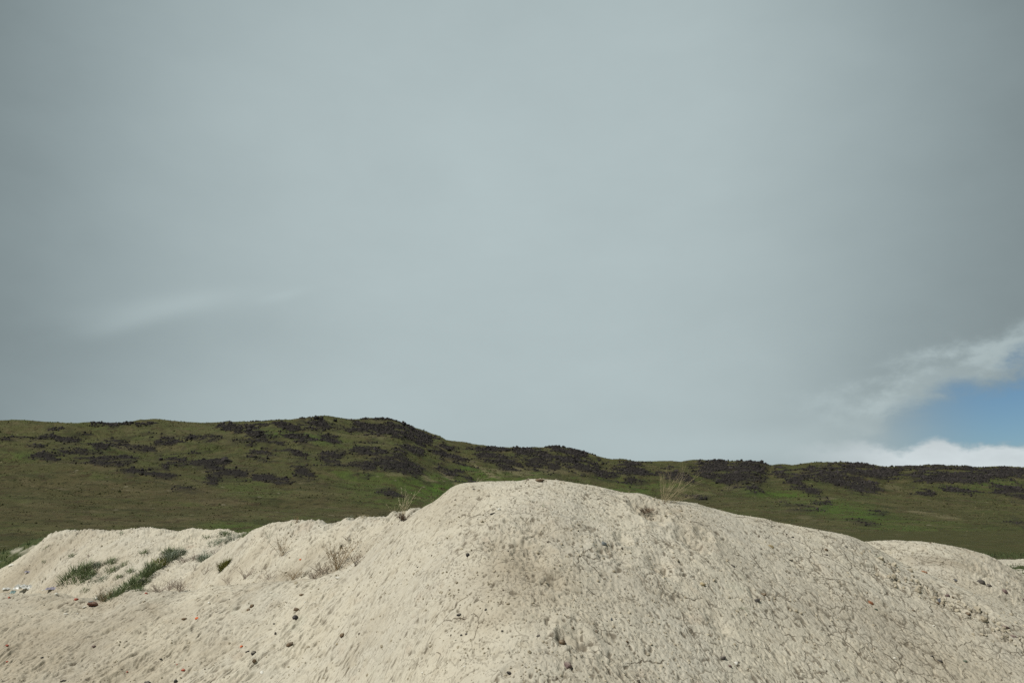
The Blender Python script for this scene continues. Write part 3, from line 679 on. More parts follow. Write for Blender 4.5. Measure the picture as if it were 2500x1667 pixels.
# ------------------------------------------------------------------ loose crumbs and pebbles on the soil
m_crumb, t = mat_new('soil_crumb'); P = pos(t); rn = attr(t, 'rnd')
finish(t, t.mix(rn, c4(.46, .42, .325), c4(.33, .29, .215)), .95, t.noise(P, 90, 3), .6, .004, .1)
m_grit, t = mat_new('dark_grit'); P = pos(t); rn = attr(t, 'rnd')
finish(t, t.mix(rn, c4(.07, .06, .05), c4(.22, .185, .14)), .9, t.noise(P, 90, 3), .5, .003, .2)
def scatter(n, ylo, yhi, ulo, uhi, dens=None):
    u = rng.uniform(ulo, uhi, n); y = np.exp(rng.uniform(math.log(ylo), math.log(yhi), n)); x = u * y
    if dens is not None:
        k = rng.random(n) < dens(x, y); x, y = x[k], y[k]
    return x, y
def clump(x, y): return .25 + .75 * sstep(fbm(x * 1.5, y * 1.5, 3, 401), -.1, .5)
x, y = scatter(22000, 4.3, 14.5, -.75, .75, clump); s = rng.gamma(2.0, .0019, len(x)) + .003
z = ground_z(x, y)
tag(bulk_stones('soil_crumbs', np.stack([x, y, z + s * .25], -1), s, m_crumb, .25), 'loose pale crumbs of dry soil strewn over the mound', kind='stuff')
x, y = scatter(2200, 4.3, 14.5, -.75, .75, clump); s = rng.gamma(1.6, .0022, len(x)) + .003
z = ground_z(x, y)
tag(bulk_stones('grit', np.stack([x, y, z + s * .2], -1), s, m_grit, .28), 'scattered dark grit lying on the pale soil', kind='stuff')
# broken clods along the crust
P_ = np.array(BROKEN); k = rng.integers(0, len(P_) - 1, 90); f = rng.random(90)
cx_ = P_[k, 0] * (1 - f) + P_[k + 1, 0] * f + rng.normal(0, .14, 90); cy_ = P_[k, 1] * (1 - f) + P_[k + 1, 1] * f + rng.normal(0, .14, 90)
s = rng.gamma(2.0, .006, 90) + .008
tag(bulk_stones('soil_clods', np.stack([cx_, cy_, ground_z(cx_, cy_) + s * .2], -1), s, m_crumb, .2, ICO2), 'broken clods of pale soil along the cracked crust on the right flank', kind='stuff')

# ------------------------------------------------------------------ stones on the mound
def stone_mat(name, a, b, sc=30, rough=.75):
    m, t = mat_new(name); P = pos(t)
    gn = t.n('ShaderNodeSeparateXYZ'); t.put(gn.inputs[0], t.n('ShaderNodeNewGeometry').outputs['Normal'])
    dust = t.m('MULTIPLY', t.ss(gn.outputs[2], .2, .95), t.ss(t.noise(P, sc * 1.5, 4, .7), .38, .68))
    col = t.mix(t.ss(t.noise(P, sc, 4, .65), .35, .65), c4(*a), c4(*b)); col = t.mix(t.m('MULTIPLY', dust, .6), col, c4(.42, .38, .30))
    finish(t, col, rough, t.noise(P, sc * 3, 3), .5, .004, .3); return m
MS = {'dark': stone_mat('dark_stone', (.045, .042, .040), (.10, .09, .08)), 'purple': stone_mat('purple_brown_stone', (.11, .075, .072), (.18, .13, .12)),
      'grey': stone_mat('blue_grey_stone', (.10, .12, .13), (.30, .31, .29)), 'brown': stone_mat('brown_stone', (.085, .058, .035), (.17, .12, .07)),
      'rust': stone_mat('rust_red_stone', (.22, .075, .03), (.30, .14, .07)), 'tan': stone_mat('tan_stone', (.24, .19, .10), (.40, .34, .21)),
      'white': stone_mat('white_stone', (.62, .61, .56), (.78, .77, .70)), 'orange': stone_mat('orange_shard', (.62, .11, .02), (.70, .16, .05), 60, .55),
      'red': stone_mat('red_shard', (.30, .055, .03), (.42, .10, .06), 60, .6), 'navy': stone_mat('blue_black_stone', (.03, .035, .045), (.09, .10, .12)),
      'green': stone_mat('dull_green_stone', (.06, .09, .07), (.11, .14, .10)), 'char': stone_mat('charred_black_stone', (.018, .018, .018), (.05, .045, .045))}
STONES = [  # px, py, width px, height px, kind, tilt deg, label, name
 (1142,1353,10,10,'char',0,'round black pebble left of the brown washed hollow','stone'),
 (1474,1325,14,11,'grey',0,'smooth blue grey pebble below the twig filled hollow','stone'),
 (1317,1173,21,8,'brown',0,'flat brown stone lying on the very top of the mound','stone'),
 (1202,1253,14,5,'char',-15,'thin black wedge of stone just below the white tile','stone'),
 (1182,1246,3,3,'tan',0,'tiny tan pebble left of the black wedge','stone'),
 (1156,1193,6,4,'dark',0,'small dark stone near the left shoulder of the summit','stone'),
 (1111,1219,3,5,'dark',40,'tiny upright dark stone on the left shoulder of the mound','stone'),
 (1385,1621,21,16,'purple',0,'purple brown stone, largest near the bottom centre','stone'),
 (1373,1565,18,14,'brown',-10,'brown stone sunk in a pit beside the crusty hollow','stone'),
 (1243,1642,14,8,'char',5,'black stone in a small pit at the bottom centre','stone'),
 (1715,1425,14,11,'tan',0,'tan stone half sunk in soil right of centre','stone'),
 (1764,1603,16,11,'dark',-18,'oblong dark stone above the white pebble at the bottom right','stone'),
 (1782,1625,10,7,'purple',8,'small purple stone left of the white pebble at the bottom right','stone'),
 (1797,1617,10,8,'white',0,'rounded white pebble between dark stones at the bottom right','stone'),
 (1493,1511,4,9,'navy',0,'small upright blue black stone between two tiny specks','stone'),
 (1482,1515,4,3,'char',0,'tiny black speck of stone left of the upright stone','stone'),
 (1504,1511,5,3,'dark',-15,'tiny dark stone right of the upright stone','stone'),
 (1848,1463,14,10,'dark',5,'three cornered dark stone under the flat dark stone','stone'),
 (1864,1449,16,6,'brown',3,'flat dark brown stone above the three cornered stone','stone'),
 (1878,1464,7,4,'brown',10,'small brown stone right of the three cornered stone','stone'),
 (2127,1470,17,8,'rust',32,'rust red oblong stone on the right flank','stone'),
 (2138,1486,10,5,'green',10,'dull green stone just below the rust red stone','stone'),
 (2256,1395,18,6,'rust',8,'flat rust brown stone near the broken crust','stone'),
 (2396,1419,21,14,'dark',12,'large dark round stone at the right edge of the mound','stone'),
 (2415,1428,16,9,'dark',22,'flatter dark stone touching the large round one','stone'),
 (2453,1441,14,11,'purple',0,'purplish stone below the pair of dark stones','stone'),
 (2313,1452,12,8,'purple',0,'reddish purple stone among the broken clods','stone'),
 (2296,1464,22,12,'navy',-25,'blue black stone wedged in the broken clods','stone'),
 (2288,1471,12,7,'brown',0,'brown stone under the blue black stone in the clods','stone'),
 (2333,1415,10,5,'navy',20,'small blue grey stone above the broken clods','stone'),
 (2326,1457,6,5,'brown',0,'small brown stone right of the reddish purple one','stone'),
 (1882,1332,17,9,'tan',25,'mottled orange tan stone on the upper right slope','stone'),
 (1935,1310,9,4,'dark',10,'flat dark stone on the upper right slope by the skyline','stone'),
 (2017,1340,10,6,'brown',25,'brown chip above a hooked crack on the right slope','stone'),
 (2018,1353,9,5,'dark',25,'dark chip below the brown chip on the right slope','stone'),
 (2065,1333,9,4,'dark',5,'flat dark stone near the dip in the skyline','stone'),
 (1930,1367,12,5,'dark',20,'dark flake above the orange tinged patch at the right','stone'),
 (722,1504,16,12,'char',-20,'black angular stone in a notch on the left flank','stone'),
 (723,1485,14,8,'brown',0,'brown stone above the black angular stone','stone'),
 (736,1451,14,6,'brown',-10,'brown chip below the dry bush on the left flank','stone'),
 (708,1571,20,11,'brown',-35,'brown wedge shaped stone low on the left flank','stone'),
 (619,1592,15,9,'char',-15,'glossy black stone beside a long crack low left','stone'),
 (604,1590,14,4,'char',-20,'thin black splinter left of the glossy black stone','stone'),
 (620,1612,12,8,'brown',-10,'brown stone under the glossy black stone','stone'),
 (615,1478,12,10,'brown',-20,'dark brown lump in a washed groove on the left','stone'),
 (672,1544,6,7,'dark',0,'small dark stone above the brown wedge','stone'),
 (669,1521,6,4,'dark',0,'tiny dark stone left below the black angular stone','stone'),
 (429,1661,9,9,'char',20,'black pointed stone at the bottom edge, left','stone'),
 (360,1664,16,6,'dark',0,'dark stone cut by the bottom edge at the left','stone'),
 (153,1661,14,5,'dark',-10,'dark flat stone in the bottom left corner','stone'),
 (835,1549,14,10,'brown',-20,'mottled brown stone in the middle of the left flank','stone'),
 (823,1572,6,5,'tan',0,'small tan pebble below the mottled brown stone','stone'),
 (1120,1499,15,5,'char',-15,'black stick shaped stone above a tangle of dry roots','stone'),
 (1185,1486,4,9,'dark',25,'narrow dark stone left of the stained hollow','stone'),
 (1126,1549,6,5,'char',0,'black pebble, left of a close pair','stone'),
 (1139,1547,9,4,'dark',15,'dark flake, right of a close pair','stone'),
 (1113,1562,5,3,'green',0,'tiny greenish stone under the close pair','stone'),
 (1226,1540,7,5,'dark',-20,'dark grey pebble left of the slanting furrow','stone'),
 (1313,1551,11,4,'dark',-25,'slim dark stone at the lower end of a slanting furrow','stone'),
 (1531,1565,9,7,'brown',0,'brown pebble with a pale top at the lower centre','stone'),
 (102,1604,8,5,'char',-10,'black pebble in the lower left corner','stone'),
 (229,1576,9,6,'purple',0,'purplish pebble on the lower left slope','stone'),
 (392,1608,7,4,'dark',0,'dark flat pebble between the two lower red shards','stone'),
 (450,1510,16,6,'brown',-15,'dark elongated lump left of the bright orange shard','stone'),
 (606,1487,10,8,'brown',-25,'brown clod in the groove right of the orange shard','stone'),
 (2455,1529,20,8,'purple',10,'purple brown stone near the right edge','stone'),
 (2363,1497,14,8,'brown',12,'brown stone under the cracked crust at the right','stone'),
 (2295,1612,12,6,'dark',15,'dark stone near the bottom right corner','stone'),
 (2275,1600,8,5,'char',0,'black pebble near the bottom right corner','stone'),
 (2356,1612,12,5,'green',10,'greenish flake near the bottom right corner','stone'),
 (2475,1552,16,5,'purple',12,'thin purplish flake close to the right edge','stone'),
 (2229,1489,10,4,'brown',5,'brown chip below the broken crust','stone'),
 (2151,1664,10,5,'dark',0,'dark pebble cut by the bottom edge at the right','stone'),
 (2498,1461,8,6,'purple',0,'purple stone cut by the right edge','stone'),
 (1790,1380,14,5,'dark',40,'dark sliver on the slope right of centre','stone'),
 (1245,1237,3,3,'dark',0,'speck of dark stone right of the white tile','stone')]
SH = [(481,1508,9,6,'orange',-10,'bright orange shard in the middle of the left slope'), (589,1577,9,4,'orange',-30,'orange red sliver above the glossy black stone'),
      (447,1635,9,6,'red',-10,'red shard near the bottom edge at the left'), (357,1447,8,4,'red',10,'rusty red shard at the foot of the dry brush strip'),
      (733,1366,7,4,'orange',-35,'small orange fleck left of the large dry bush'), (17,1576,7,5,'red',0,'dull orange shard at the left edge'),
      (22,1458,6,6,'red',-40,'red shard below the white trash at the far left'), (186,1462,10,6,'red',10,'red plastic scrap left of the broken brick'),
      (432,1621,4,3,'red',0,'tiny red chip above the red shard near the bottom'), (17,1615,6,4,'red',0,'dark red chip in the lower left corner'),
      (310,1640,5,3,'red',-40,'tiny rusty chip near the bottom left')]
WH = [(1219,1243,9,8,0,'square white tile fragment above the black wedge'), (1071,1325,9,4,-30,'white curved flake on the left shoulder'),
      (1469,1238,4,4,0,'white pebble left of the twig filled hollow'), (826,1411,13,6,10,'white flat stone at the right foot of the dry bush'),
      (662,1446,6,4,-20,'white chip beside the dark groove under the bush'), (979,1425,5,3,0,'tiny white chip halfway up the left flank'),
      (938,1432,7,2,-50,'thin white sliver on the left flank'), (2135,1357,4,3,0,'tiny white chip near the dip of the right skyline'),
      (2279,1527,6,2,0,'flat white chip low on the right flank'), (2184,1606,8,5,20,'white flake near the bottom right'), (2048,1612,6,4,20,'white pebble near the bottom, right of centre'),
      (640,1641,11,8,30,'whitish stone near the bottom edge, left of centre'), (1031,1641,6,3,-30,'white flake at the bottom edge left of centre'), (1134,1627,6,4,0,'yellowish white pebble at the bottom centre'),
      (853,1315,5,4,-30,'white chip beside a dry sprig on the hump'), (1267,1180,4,2,0,'white fleck just left of the summit'), (744,1470,4,3,0,'pale chip in the washed soil under the dry bush'),
      (235,1460,4,7,0,'white disc set against the broken brick'), (189,1497,5,3,0,'white chip in the gully below the broken brick'), (161,1498,12,3,0,'pale streak of litter in the left gully'),
      (207,1481,12,4,-15,'crumpled white scrap under the broken brick'), (137,1449,9,5,-20,'white lump of litter at the gully bottom'), (116,1437,7,4,-20,'white scrap in the middle of the trash line'),
      (139,1428,6,5,0,'brightest white scrap at the right end of the trash line'), (104,1440,5,3,0,'small white scrap left in the trash line'), (27,1379,14,7,-15,'pale lump on the far left edge of the ridge'),
      (510,1471,6,5,0,'yellowish white stone above the bright orange shard')]
def place_px(o, px, py, wpx, hpx, tilt, sink=.35):
    p_ = gpt(px, py + hpx * .3); dist = math.hypot(p_.y, p_.z - CAMZ) * 1.0
    return p_, dist / FPX
def add_stone(px, py, w, h, kind, tilt, label, name, i, group, jag=.2, sink=.2):
    p_, m = place_px(None, px, py, w, h, tilt)
    sx = max(w * m * .48, .006); sz = max(h * m * .56, .005); sy = (sx + sz) * .5
    o = rock_mesh(name, MS[kind], sx, sy, sz, 500 + i, jag, ICO3 if w > 8 else ICO2)
    o.location = p_ + Vector((0, 0, sz * (1 - 2 * sink) * .5)) ; o.rotation_euler = (math.radians(random.uniform(-12, 12)), math.radians(tilt), math.radians(random.uniform(-10, 10)))
    tag(o, label, 'stone' if name == 'stone' else name, group); return o
random.seed(3)
for i, (a, b, w, h, k, tl, lb, nm) in enumerate(STONES): add_stone(a, b, w, h, k, tl, lb, nm, i, 'loose stones on the soil mound', .3, .38 if i != 2 else -.15)
for i, (a, b, w, h, k, tl, lb) in enumerate(SH): add_stone(a, b, w, h, k, tl, lb, 'shard', 90 + i, 'coloured shards on the left slope', .3)
for i, (a, b, w, h, tl, lb) in enumerate(WH): add_stone(a, b, w, h, 'white', tl, lb, 'fragment', 120 + i, 'pale fragments and litter on the soil', .25)

# broken hollow brick, plastic bag and bottle in the gully at the left
m_brick = stone_mat('burnt_brick', (.07, .035, .025), (.17, .075, .045), 60)
pb, m = place_px(None, 226, 1474, 26, 16, 0)
br = bpy.data.objects.new('broken_brick', None); COL.objects.link(br); br.location = pb; tag(br, 'broken reddish brown brick with a dusty white cap in the left gully', 'brick')
o = rock_mesh('brick_body', m_brick, .062, .05, .030, 701, .2, ICO3, br); o.location = (0, 0, .02)
o = rock_mesh('dust_cap', MS['grey'], .032, .03, .012, 702, .25, ICO3, br); o.location = (-.022, -.012, .044)
def crumple(name, mat, sx, sy, sz, seed):
    n = 26; a, b = np.meshgrid(np.linspace(-1, 1, n), np.linspace(-1, 1, n), indexing='ij')
    z = (1 - (a * a + b * b) * .45) * .5 + np.abs(fbm(a * 2.3 + seed, b * 2.3, 4, seed)) * .9
    x_ = a + .25 * perlin(a * 3, b * 3, seed + 1); y_ = b + .25 * perlin(a * 3, b * 3, seed + 2)
    k = sstep(np.hypot(a, b), .75, 1.3); z = z * (1 - k)
    return mesh_np(name, np.stack([x_ * sx, y_ * sy, z * sz], -1).reshape(-1, 3), grid_faces(n, n), mat, smooth=False)
m_bag, t = mat_new('thin_white_plastic'); finish(t, c4(.50, .51, .48), .5, None, extra={'Transmission Weight': .15})
m_teal, t = mat_new('teal_plastic'); finish(t, c4(.30, .42, .42), .3, None)
m_vio, t = mat_new('dusty_violet_plastic'); finish(t, c4(.30, .29, .36), .6, None)
for (a, b, sx, sy, sz, mt, nm, lb, ct) in ((62, 1432, .17, .08, .07, m_bag, 'plastic_bag', 'crumpled white plastic bag, largest piece of the trash line at the left', 'plastic bag'),
        (33, 1444, .05, .04, .05, m_teal, 'plastic_scrap', 'small turquoise plastic scrap at the left end of the trash line', 'plastic scrap'),
        (20, 1433, .10, .035, .03, m_bag, 'plastic_film', 'thin white film left of the crumpled plastic bag', 'plastic film'),
        (128, 1433, .10, .05, .035, m_vio, 'plastic_wrapper', 'shiny grey wrapper at the right end of the trash line', 'wrapper'),
        (70, 1391, .06, .05, .02, m_vio, 'plastic_wrapper', 'faded violet wrapper high on the left soil slope', 'wrapper')):
    o = crumple(nm, mt, sx, sy, sz, int(a)); p_ = gpt(a, b + 4); o.location = p_ + Vector((0, 0, -.01)); tag(o, lb, ct)

# ------------------------------------------------------------------ plants
def tube(pts, r0, r1, V, F, sides=3):
    """append a tapered stem"""
    pts = np.array(pts); n = len(pts); b = len(V)
    for i, p_ in enumerate(pts):
        tg = pts[min(i + 1, n - 1)] - pts[max(i - 1, 0)]; tg = tg / (np.linalg.norm(tg) + 1e-9)
        a = np.cross(tg, (0.3, 1, .1)); a /= np.linalg.norm(a) + 1e-9; c = np.cross(tg, a)
        r = r0 + (r1 - r0) * i / (n - 1)
        for s in range(sides):
            an = 2 * math.pi * s / sides; V.append(p_ + (a * math.cos(an) + c * math.sin(an)) * r)
    for i in range(n - 1):
        for s in range(sides):
            q = (s + 1) % sides
            F.append((b + i * sides + s, b + i * sides + q, b + (i + 1) * sides + q, b + (i + 1) * sides + s))
def curve(p0, d, L, n, droop=.3, wob=.15):
    d = np.array(d, float); d /= np.linalg.norm(d); p_ = np.array(p0, float); out = [p_.copy()]
    for i in range(n):
        d = d + np.array([random.gauss(0, wob), random.gauss(0, wob), random.gauss(0, wob) - droop / n]); d /= np.linalg.norm(d)
        p_ = p_ + d * L / n; out.append(p_.copy())
    return out
def plant_mat(name, a, b, trans=.25):
    m, t = mat_new(name); P = pos(t)
    finish(t, t.mix(t.ss(t.noise(P, 25, 3), .35, .65), c4(*a), c4(*b)), .8, None, spec=.15); return m
MP = {'wisp': plant_mat('wispy_stem', (.20, .17, .10), (.33, .28, .17)), 'dry': plant_mat('dry_stem', (.19, .135, .075), (.34, .26, .15)), 'straw': plant_mat('straw_stem', (.34, .30, .19), (.52, .46, .31)),
      'dead': plant_mat('dead_brown_twig', (.10, .068, .045), (.20, .145, .10)), 'mauve': plant_mat('mauve_brush', (.20, .155, .13), (.30, .24, .19)),
      'sage': plant_mat('sage_green_leaf', (.17, .205, .145), (.28, .31, .235)), 'green': plant_mat('dark_green_leaf', (.120, .158, .080), (.220, .258, .138)),
      'olive': plant_mat('olive_leaf', (.11, .12, .03), (.22, .21, .065)), 'head': plant_mat('seed_head', (.10, .070, .042), (.22, .16, .09)),
      'palehead': plant_mat('pale_seed_head', (.32, .32, .20), (.48, .46, .30))}
def blob_leaf(V, F, p_, s):
    b = len(V); r = np.random.normal(size=(4, 3)); r /= np.linalg.norm(r, axis=1)[:, None]
    for q in r: V.append(np.array(p_) + q * s)
    F += [(b, b + 1, b + 2, b + 2), (b, b + 2, b + 3, b + 3), (b + 1, b + 3, b + 2, b + 2), (b, b + 3, b + 1, b + 1)]
def emit(name, V, F, mat, parent):
    T = []
    for f in F:
        if len(set(f)) == 4: T += [(f[0], f[1], f[2]), (f[0], f[2], f[3])]
        else: T.append((f[0], f[1], f[2]))
    return mesh_np(name, np.array(V), np.array(T), mat, parent, smooth=False)
np.random.seed(5)
def weed(px, py, h_px, w_px, mat, head, label, n=14, twigs=5, name='dry_weed', lean=0.0, group=None, cat='weed', thick=1.0, droop=.2, heads=1.0, rx=None, spread=1.0, headsize=1.0):
    """stems fan from the base; side twigs; seed heads at the tips. h and w are its seen size"""
    p_ = gpt(px, py); m = math.hypot(p_.y, p_.z - CAMZ) / FPX; H = h_px * m; Wd = w_px * m
    root = bpy.data.objects.new(name, None); COL.objects.link(root); root.location = p_ - Vector((0, 0, .01))
    tag(root, label, cat, group)
    V, F, HV, HF = [], [], [], []
    r0 = max(.0013, .0008 + H * .0045) * thick
    for i in range(n):
        a = random.uniform(-1, 1); dirx = a * Wd * .5 / H * spread + lean; diry = random.uniform(-.6, .6) * Wd * .5 / H * spread
        L = H * random.uniform(.55, 1.06) * math.sqrt(1 + dirx * dirx) * .96
        b0 = (random.gauss(0, Wd * .05), random.gauss(0, Wd * .05), 0)
        pts = curve(b0, (dirx, diry, 1), L, 7, droop, .09)
        tube(pts, r0, r0 * .4, V, F)
        for k in range(twigs):
            j = random.randint(2, 6); q = pts[j]; dd = np.array(pts[j]) - np.array(pts[j - 1]); dd /= np.linalg.norm(dd)
            dd = dd + np.array([random.uniform(-.9, .9), random.uniform(-.9, .9), random.uniform(-.1, .6)])
            tp = curve(q, dd, L * random.uniform(.1, .3), 3, .1, .15); tube(tp, r0 * .6, r0 * .3, V, F)
            if random.random() < heads:
                for _ in range(2): blob_leaf(HV, HF, tp[-1] + np.random.normal(0, r0 * 1.5, 3), r0 * random.uniform(1.4, 3.2) * headsize)
        if random.random() < heads:
            for jj in (-1, -2): blob_leaf(HV, HF, pts[jj], r0 * random.uniform(1.6, 3.4) * headsize)
    if h_px >= 45:
        emit('stems', V, F, MP[mat], root)
        if HV: tag(emit('seed_heads', HV, HF, MP[head], root), kind='stuff')
        return root
    loc = root.location.copy(); bpy.data.objects.remove(root)
    nb = len(V); nf = len(F); V += HV; F += [tuple(q + nb for q in f) for f in HF]
    o = emit(name, V, F, MP[mat], None); o.location = loc; tag(o, label, cat, group)
    return o
def tuft(px, py, h_px, w_px, mat, label, n=90, name='grass_tuft', group='green tufts on the left soil slope', cat='grass tuft', wid=1.0):
    p_ = gpt(px, py); m = math.hypot(p_.y, p_.z - CAMZ) / FPX; H = h_px * m * (.62 if h_px > 30 else .85); Wd = w_px * m
    n = int(n * (.9 if h_px > 30 else 1.5))
    V, F = [], []
    for i in range(n):
        r = random.random() ** .6 * Wd * .5; an = random.uniform(0, 2 * math.pi)
        bx_, by_ = r * math.cos(an), r * math.sin(an) * .7
        gz = float(ground_z(p_.x + bx_, p_.y + by_)[0]) - p_.z - .006
        H_ = H * (.55 + .6 * random.random() ** 1.5)
        d = np.array([bx_ / Wd * 1.5 + random.gauss(0, .3), by_ / Wd * 1.5 + random.gauss(0, .3), 1.0])
        pts = curve((bx_, by_, gz), d, H_, 3, .5, .14)
        w0 = max(.0022, H * .032) * wid * random.uniform(.7, 1.3); side = np.array([math.cos(an + 1.3), math.sin(an + 1.3), 0]) * w0
        b = len(V); V += [pts[0] - side, pts[0] + side, pts[1] - side * .9, pts[1] + side * .9, pts[2] - side * .6, pts[2] + side * .6, pts[3]]
        F += [(b, b + 1, b + 3, b + 2), (b + 2, b + 3, b + 5, b + 4), (b + 4, b + 5, b + 6, b + 6)]
    o = emit(name, V, F, MP[mat], None); o.location = p_
    tag(o, label, cat, group); return o
G2 = 'dry weeds on the soil piles'
weed(822, 1392, 78, 110, 'dry', 'head', 'largest dry bush with brown seed heads in the hollow left of the mound', 24, 7, 'dry_bush', group=G2, cat='bush', heads=.7, headsize=1.4, thick=.85)
weed(790, 1400, 36, 110, 'dead', 'head', 'low tangle of dead twigs under the largest dry bush', 24, 5, 'dry_bush', group=G2, cat='bush', heads=.5, droop=.5)
weed(868, 1380, 34, 60, 'dead', 'head', 'short dark seedy weed right of the largest dry bush', 12, 7, 'dry_weed', group=G2, heads=.9, headsize=1.3)
weed(690, 1355, 52, 64, 'dry', 'head', 'thin branching weed with dark seed heads above the orange fleck', 12, 5, group=G2, heads=.5, headsize=1.4)
weed(715, 1412, 26, 80, 'dry', 'head', 'low dry brush left below the largest dry bush', 30, 5, group=G2, heads=.4, droop=.4)
weed(765, 1412, 24, 60, 'dead', 'head', 'low dark brush directly below the largest dry bush', 24, 5, group=G2, heads=.4, droop=.4)
weed(655, 1414, 24, 60, 'mauve', 'head', 'faint mauve brush left of the low dry brush', 20, 5, group=G2, heads=.3, droop=.4)
weed(600, 1410, 30, 60, 'mauve', 'head', 'upright mauve brush at the left end of the brush row', 20, 5, group=G2, heads=.3)
weed(560, 1425, 22, 50, 'mauve', 'head', 'sparse mauve brush on the lip of the left slope', 16, 5, group=G2, heads=.2)
weed(440, 1442, 34, 70, 'mauve', 'head', 'thick mauve brush behind the soil lip, right of the red shard', 34, 6, group=G2, heads=.3, droop=.4)
weed(385, 1444, 26, 70, 'mauve', 'head', 'mauve brush behind the soil lip around the red shard', 30, 5, group=G2, heads=.2, droop=.4)
weed(412, 1440, 30, 50, 'mauve', 'head', 'middle clump of the mauve brush behind the soil lip', 24, 5, group=G2, heads=.2, droop=.4)
weed(250, 1468, 36, 46, 'dry', 'head', 'dry brown brush right beside the broken brick', 26, 5, group=G2, heads=.1)
weed(530, 1385, 20, 28, 'dead', 'head', 'small dead sprig below the olive tuft', 7, 4, group=G2, heads=.6)
weed(500, 1402, 26, 44, 'dead', 'head', 'dead seedy sprigs left of the mauve brush row', 9, 5, group=G2, heads=.6)
weed(475, 1392, 22, 24, 'dead', 'head', 'short reddish sprig between tufts and dead sprigs', 6, 4, group=G2, heads=.6)
weed(850, 1318, 18, 34, 'dead', 'head', 'small dark dry sprig on the hump, left of the mound', 8, 4, group=G2, heads=.7)
weed(655, 1312, 24, 34, 'sage', 'sage', 'grey green sprig with few stems near the left end of the hump', 7, 2, 'green_sprig', group=G2, heads=0, spread=1.2)
weed(724, 1276, 24, 30, 'dry', 'head', 'feathery brown weed standing on the crest of the hump', 12, 5, group=G2, heads=.1)
weed(712, 1281, 10, 26, 'green', 'green', 'low green sprig beside the feathery weed on the hump', 9, 3, 'green_sprig', group=G2, heads=0)
weed(985, 1256, 72, 80, 'straw', 'palehead', 'tall pale grass stems with drooping heads at the left shoulder', 10, 3, 'dry_grass', group=G2, cat='grass', heads=1.0, headsize=1.7, spread=.9, thick=.75)
weed(965, 1258, 34, 60, 'straw', 'palehead', 'short pale grass stems left of the tall ones', 9, 2, 'dry_grass', group=G2, cat='grass', heads=.3, spread=1.1, thick=.75)
weed(985, 1270, 20, 46, 'dead', 'head', 'dense dark brown cushion weed below the tall pale stems', 40, 6, 'cushion_weed', group=G2, heads=.9, headsize=1.6)
weed(888, 1264, 14, 44, 'straw', 'palehead', 'thin pale fringe of dry grass on the crest of the hump', 16, 3, 'dry_grass', group=G2, cat='grass', heads=.6, thick=.75)
weed(850, 1267, 16, 40, 'sage', 'palehead', 'faint grey grass fringe left on the hump crest', 16, 3, 'dry_grass', group=G2, cat='grass', heads=.3, thick=.75)
weed(1055, 1228, 18, 14, 'straw', 'palehead', 'single curved pale grass stem in the notch of the left shoulder', 2, 2, 'dry_grass', group=G2, cat='grass', heads=1, thick=.75)
weed(1070, 1219, 14, 24, 'straw', 'palehead', 'tiny pale grass stems leaning right up the left shoulder', 3, 3, 'dry_grass', group=G2, cat='grass', heads=1, lean=.5, thick=.75)
weed(1160, 1178, 22, 44, 'straw', 'palehead', 'few pale grass stems left of the summit', 4, 3, 'dry_grass', group=G2, cat='grass', heads=1, lean=.5, thick=.75)
# the big wind blown grass: many fine stems leaning right
weed(1622, 1224, 92, 120, 'wisp', 'wisp', 'wispy wind blown grass clump standing right of the summit, tallest plant', 40, 4, 'dry_grass', group=G2, cat='grass', heads=0, lean=.45, spread=.95, droop=.12, thick=.42)
weed(1640, 1226, 44, 110, 'wisp', 'wisp', 'low golden grass spreading right from the wispy clump', 36, 4, 'dry_grass', group=G2, cat='grass', heads=0, lean=.9, droop=.4, thick=.4)
weed(1535, 1206, 22, 26, 'straw', 'palehead', 'single thin stem on the skyline left of the wispy clump', 2, 1, 'dry_grass', group=G2, cat='grass', heads=.4, thick=.75)
weed(1621, 1229, 9, 14, 'dead', 'head', 'small brown root stub under the wispy clump', 9, 2, 'root_stub', group=G2, cat='root', heads=.2, thick=1.3)
weed(1575, 1250, 22, 64, 'dead', 'head', 'dark twiggy mat filling the hollow below the skyline', 60, 5, 'twig_mat', group=G2, cat='twigs', heads=.2, droop=.7)
weed(1325, 1237, 18, 16, 'green', 'green', 'tiny green sprout below the summit', 5, 1, 'green_sprig', group=G2, heads=0)
weed(1322, 1174, 3, 10, 'dead', 'head', 'dry crumbs of root beside the flat summit stone', 5, 1, 'root_stub', group=G2, cat='root', heads=0)
weed(2140, 1358, 12, 44, 'sage', 'sage', 'sparse grey green sprigs in the dip before the right hump', 10, 4, 'green_sprig', group=G2, heads=.1, spread=1.4)
weed(2175, 1352, 14, 50, 'straw', 'sage', 'pale bent stalks in the dip before the right hump', 7, 3, 'dry_grass', group=G2, cat='grass', heads=0, spread=1.5, thick=.7)
weed(2110, 1368, 9, 50, 'dead', 'head', 'flattened dry twigs on the right slope below the dip', 10, 4, 'dry_twigs', group=G2, cat='twigs', heads=.2, droop=.8, spread=1.4)
weed(1130, 1507, 12, 44, 'dead', 'head', 'tangle of dry roots below the black stick shaped stone', 12, 4, 'dry_twigs', group=G2, cat='twigs', heads=.1, droop=.9, spread=1.4)
weed(1200, 1425, 7, 40, 'dead', 'head', 'curled dark root on the edge of the stained hollow', 6, 3, 'dry_twigs', group=G2, cat='twigs', heads=0, droop=1.1, spread=1.8)
weed(1805, 1480, 6, 44, 'green', 'green', 'flat curved wisp of dry greenish grass right of centre', 16, 2, 'dry_twigs', group=G2, cat='twigs', heads=0, droop=1.3, spread=2.2)
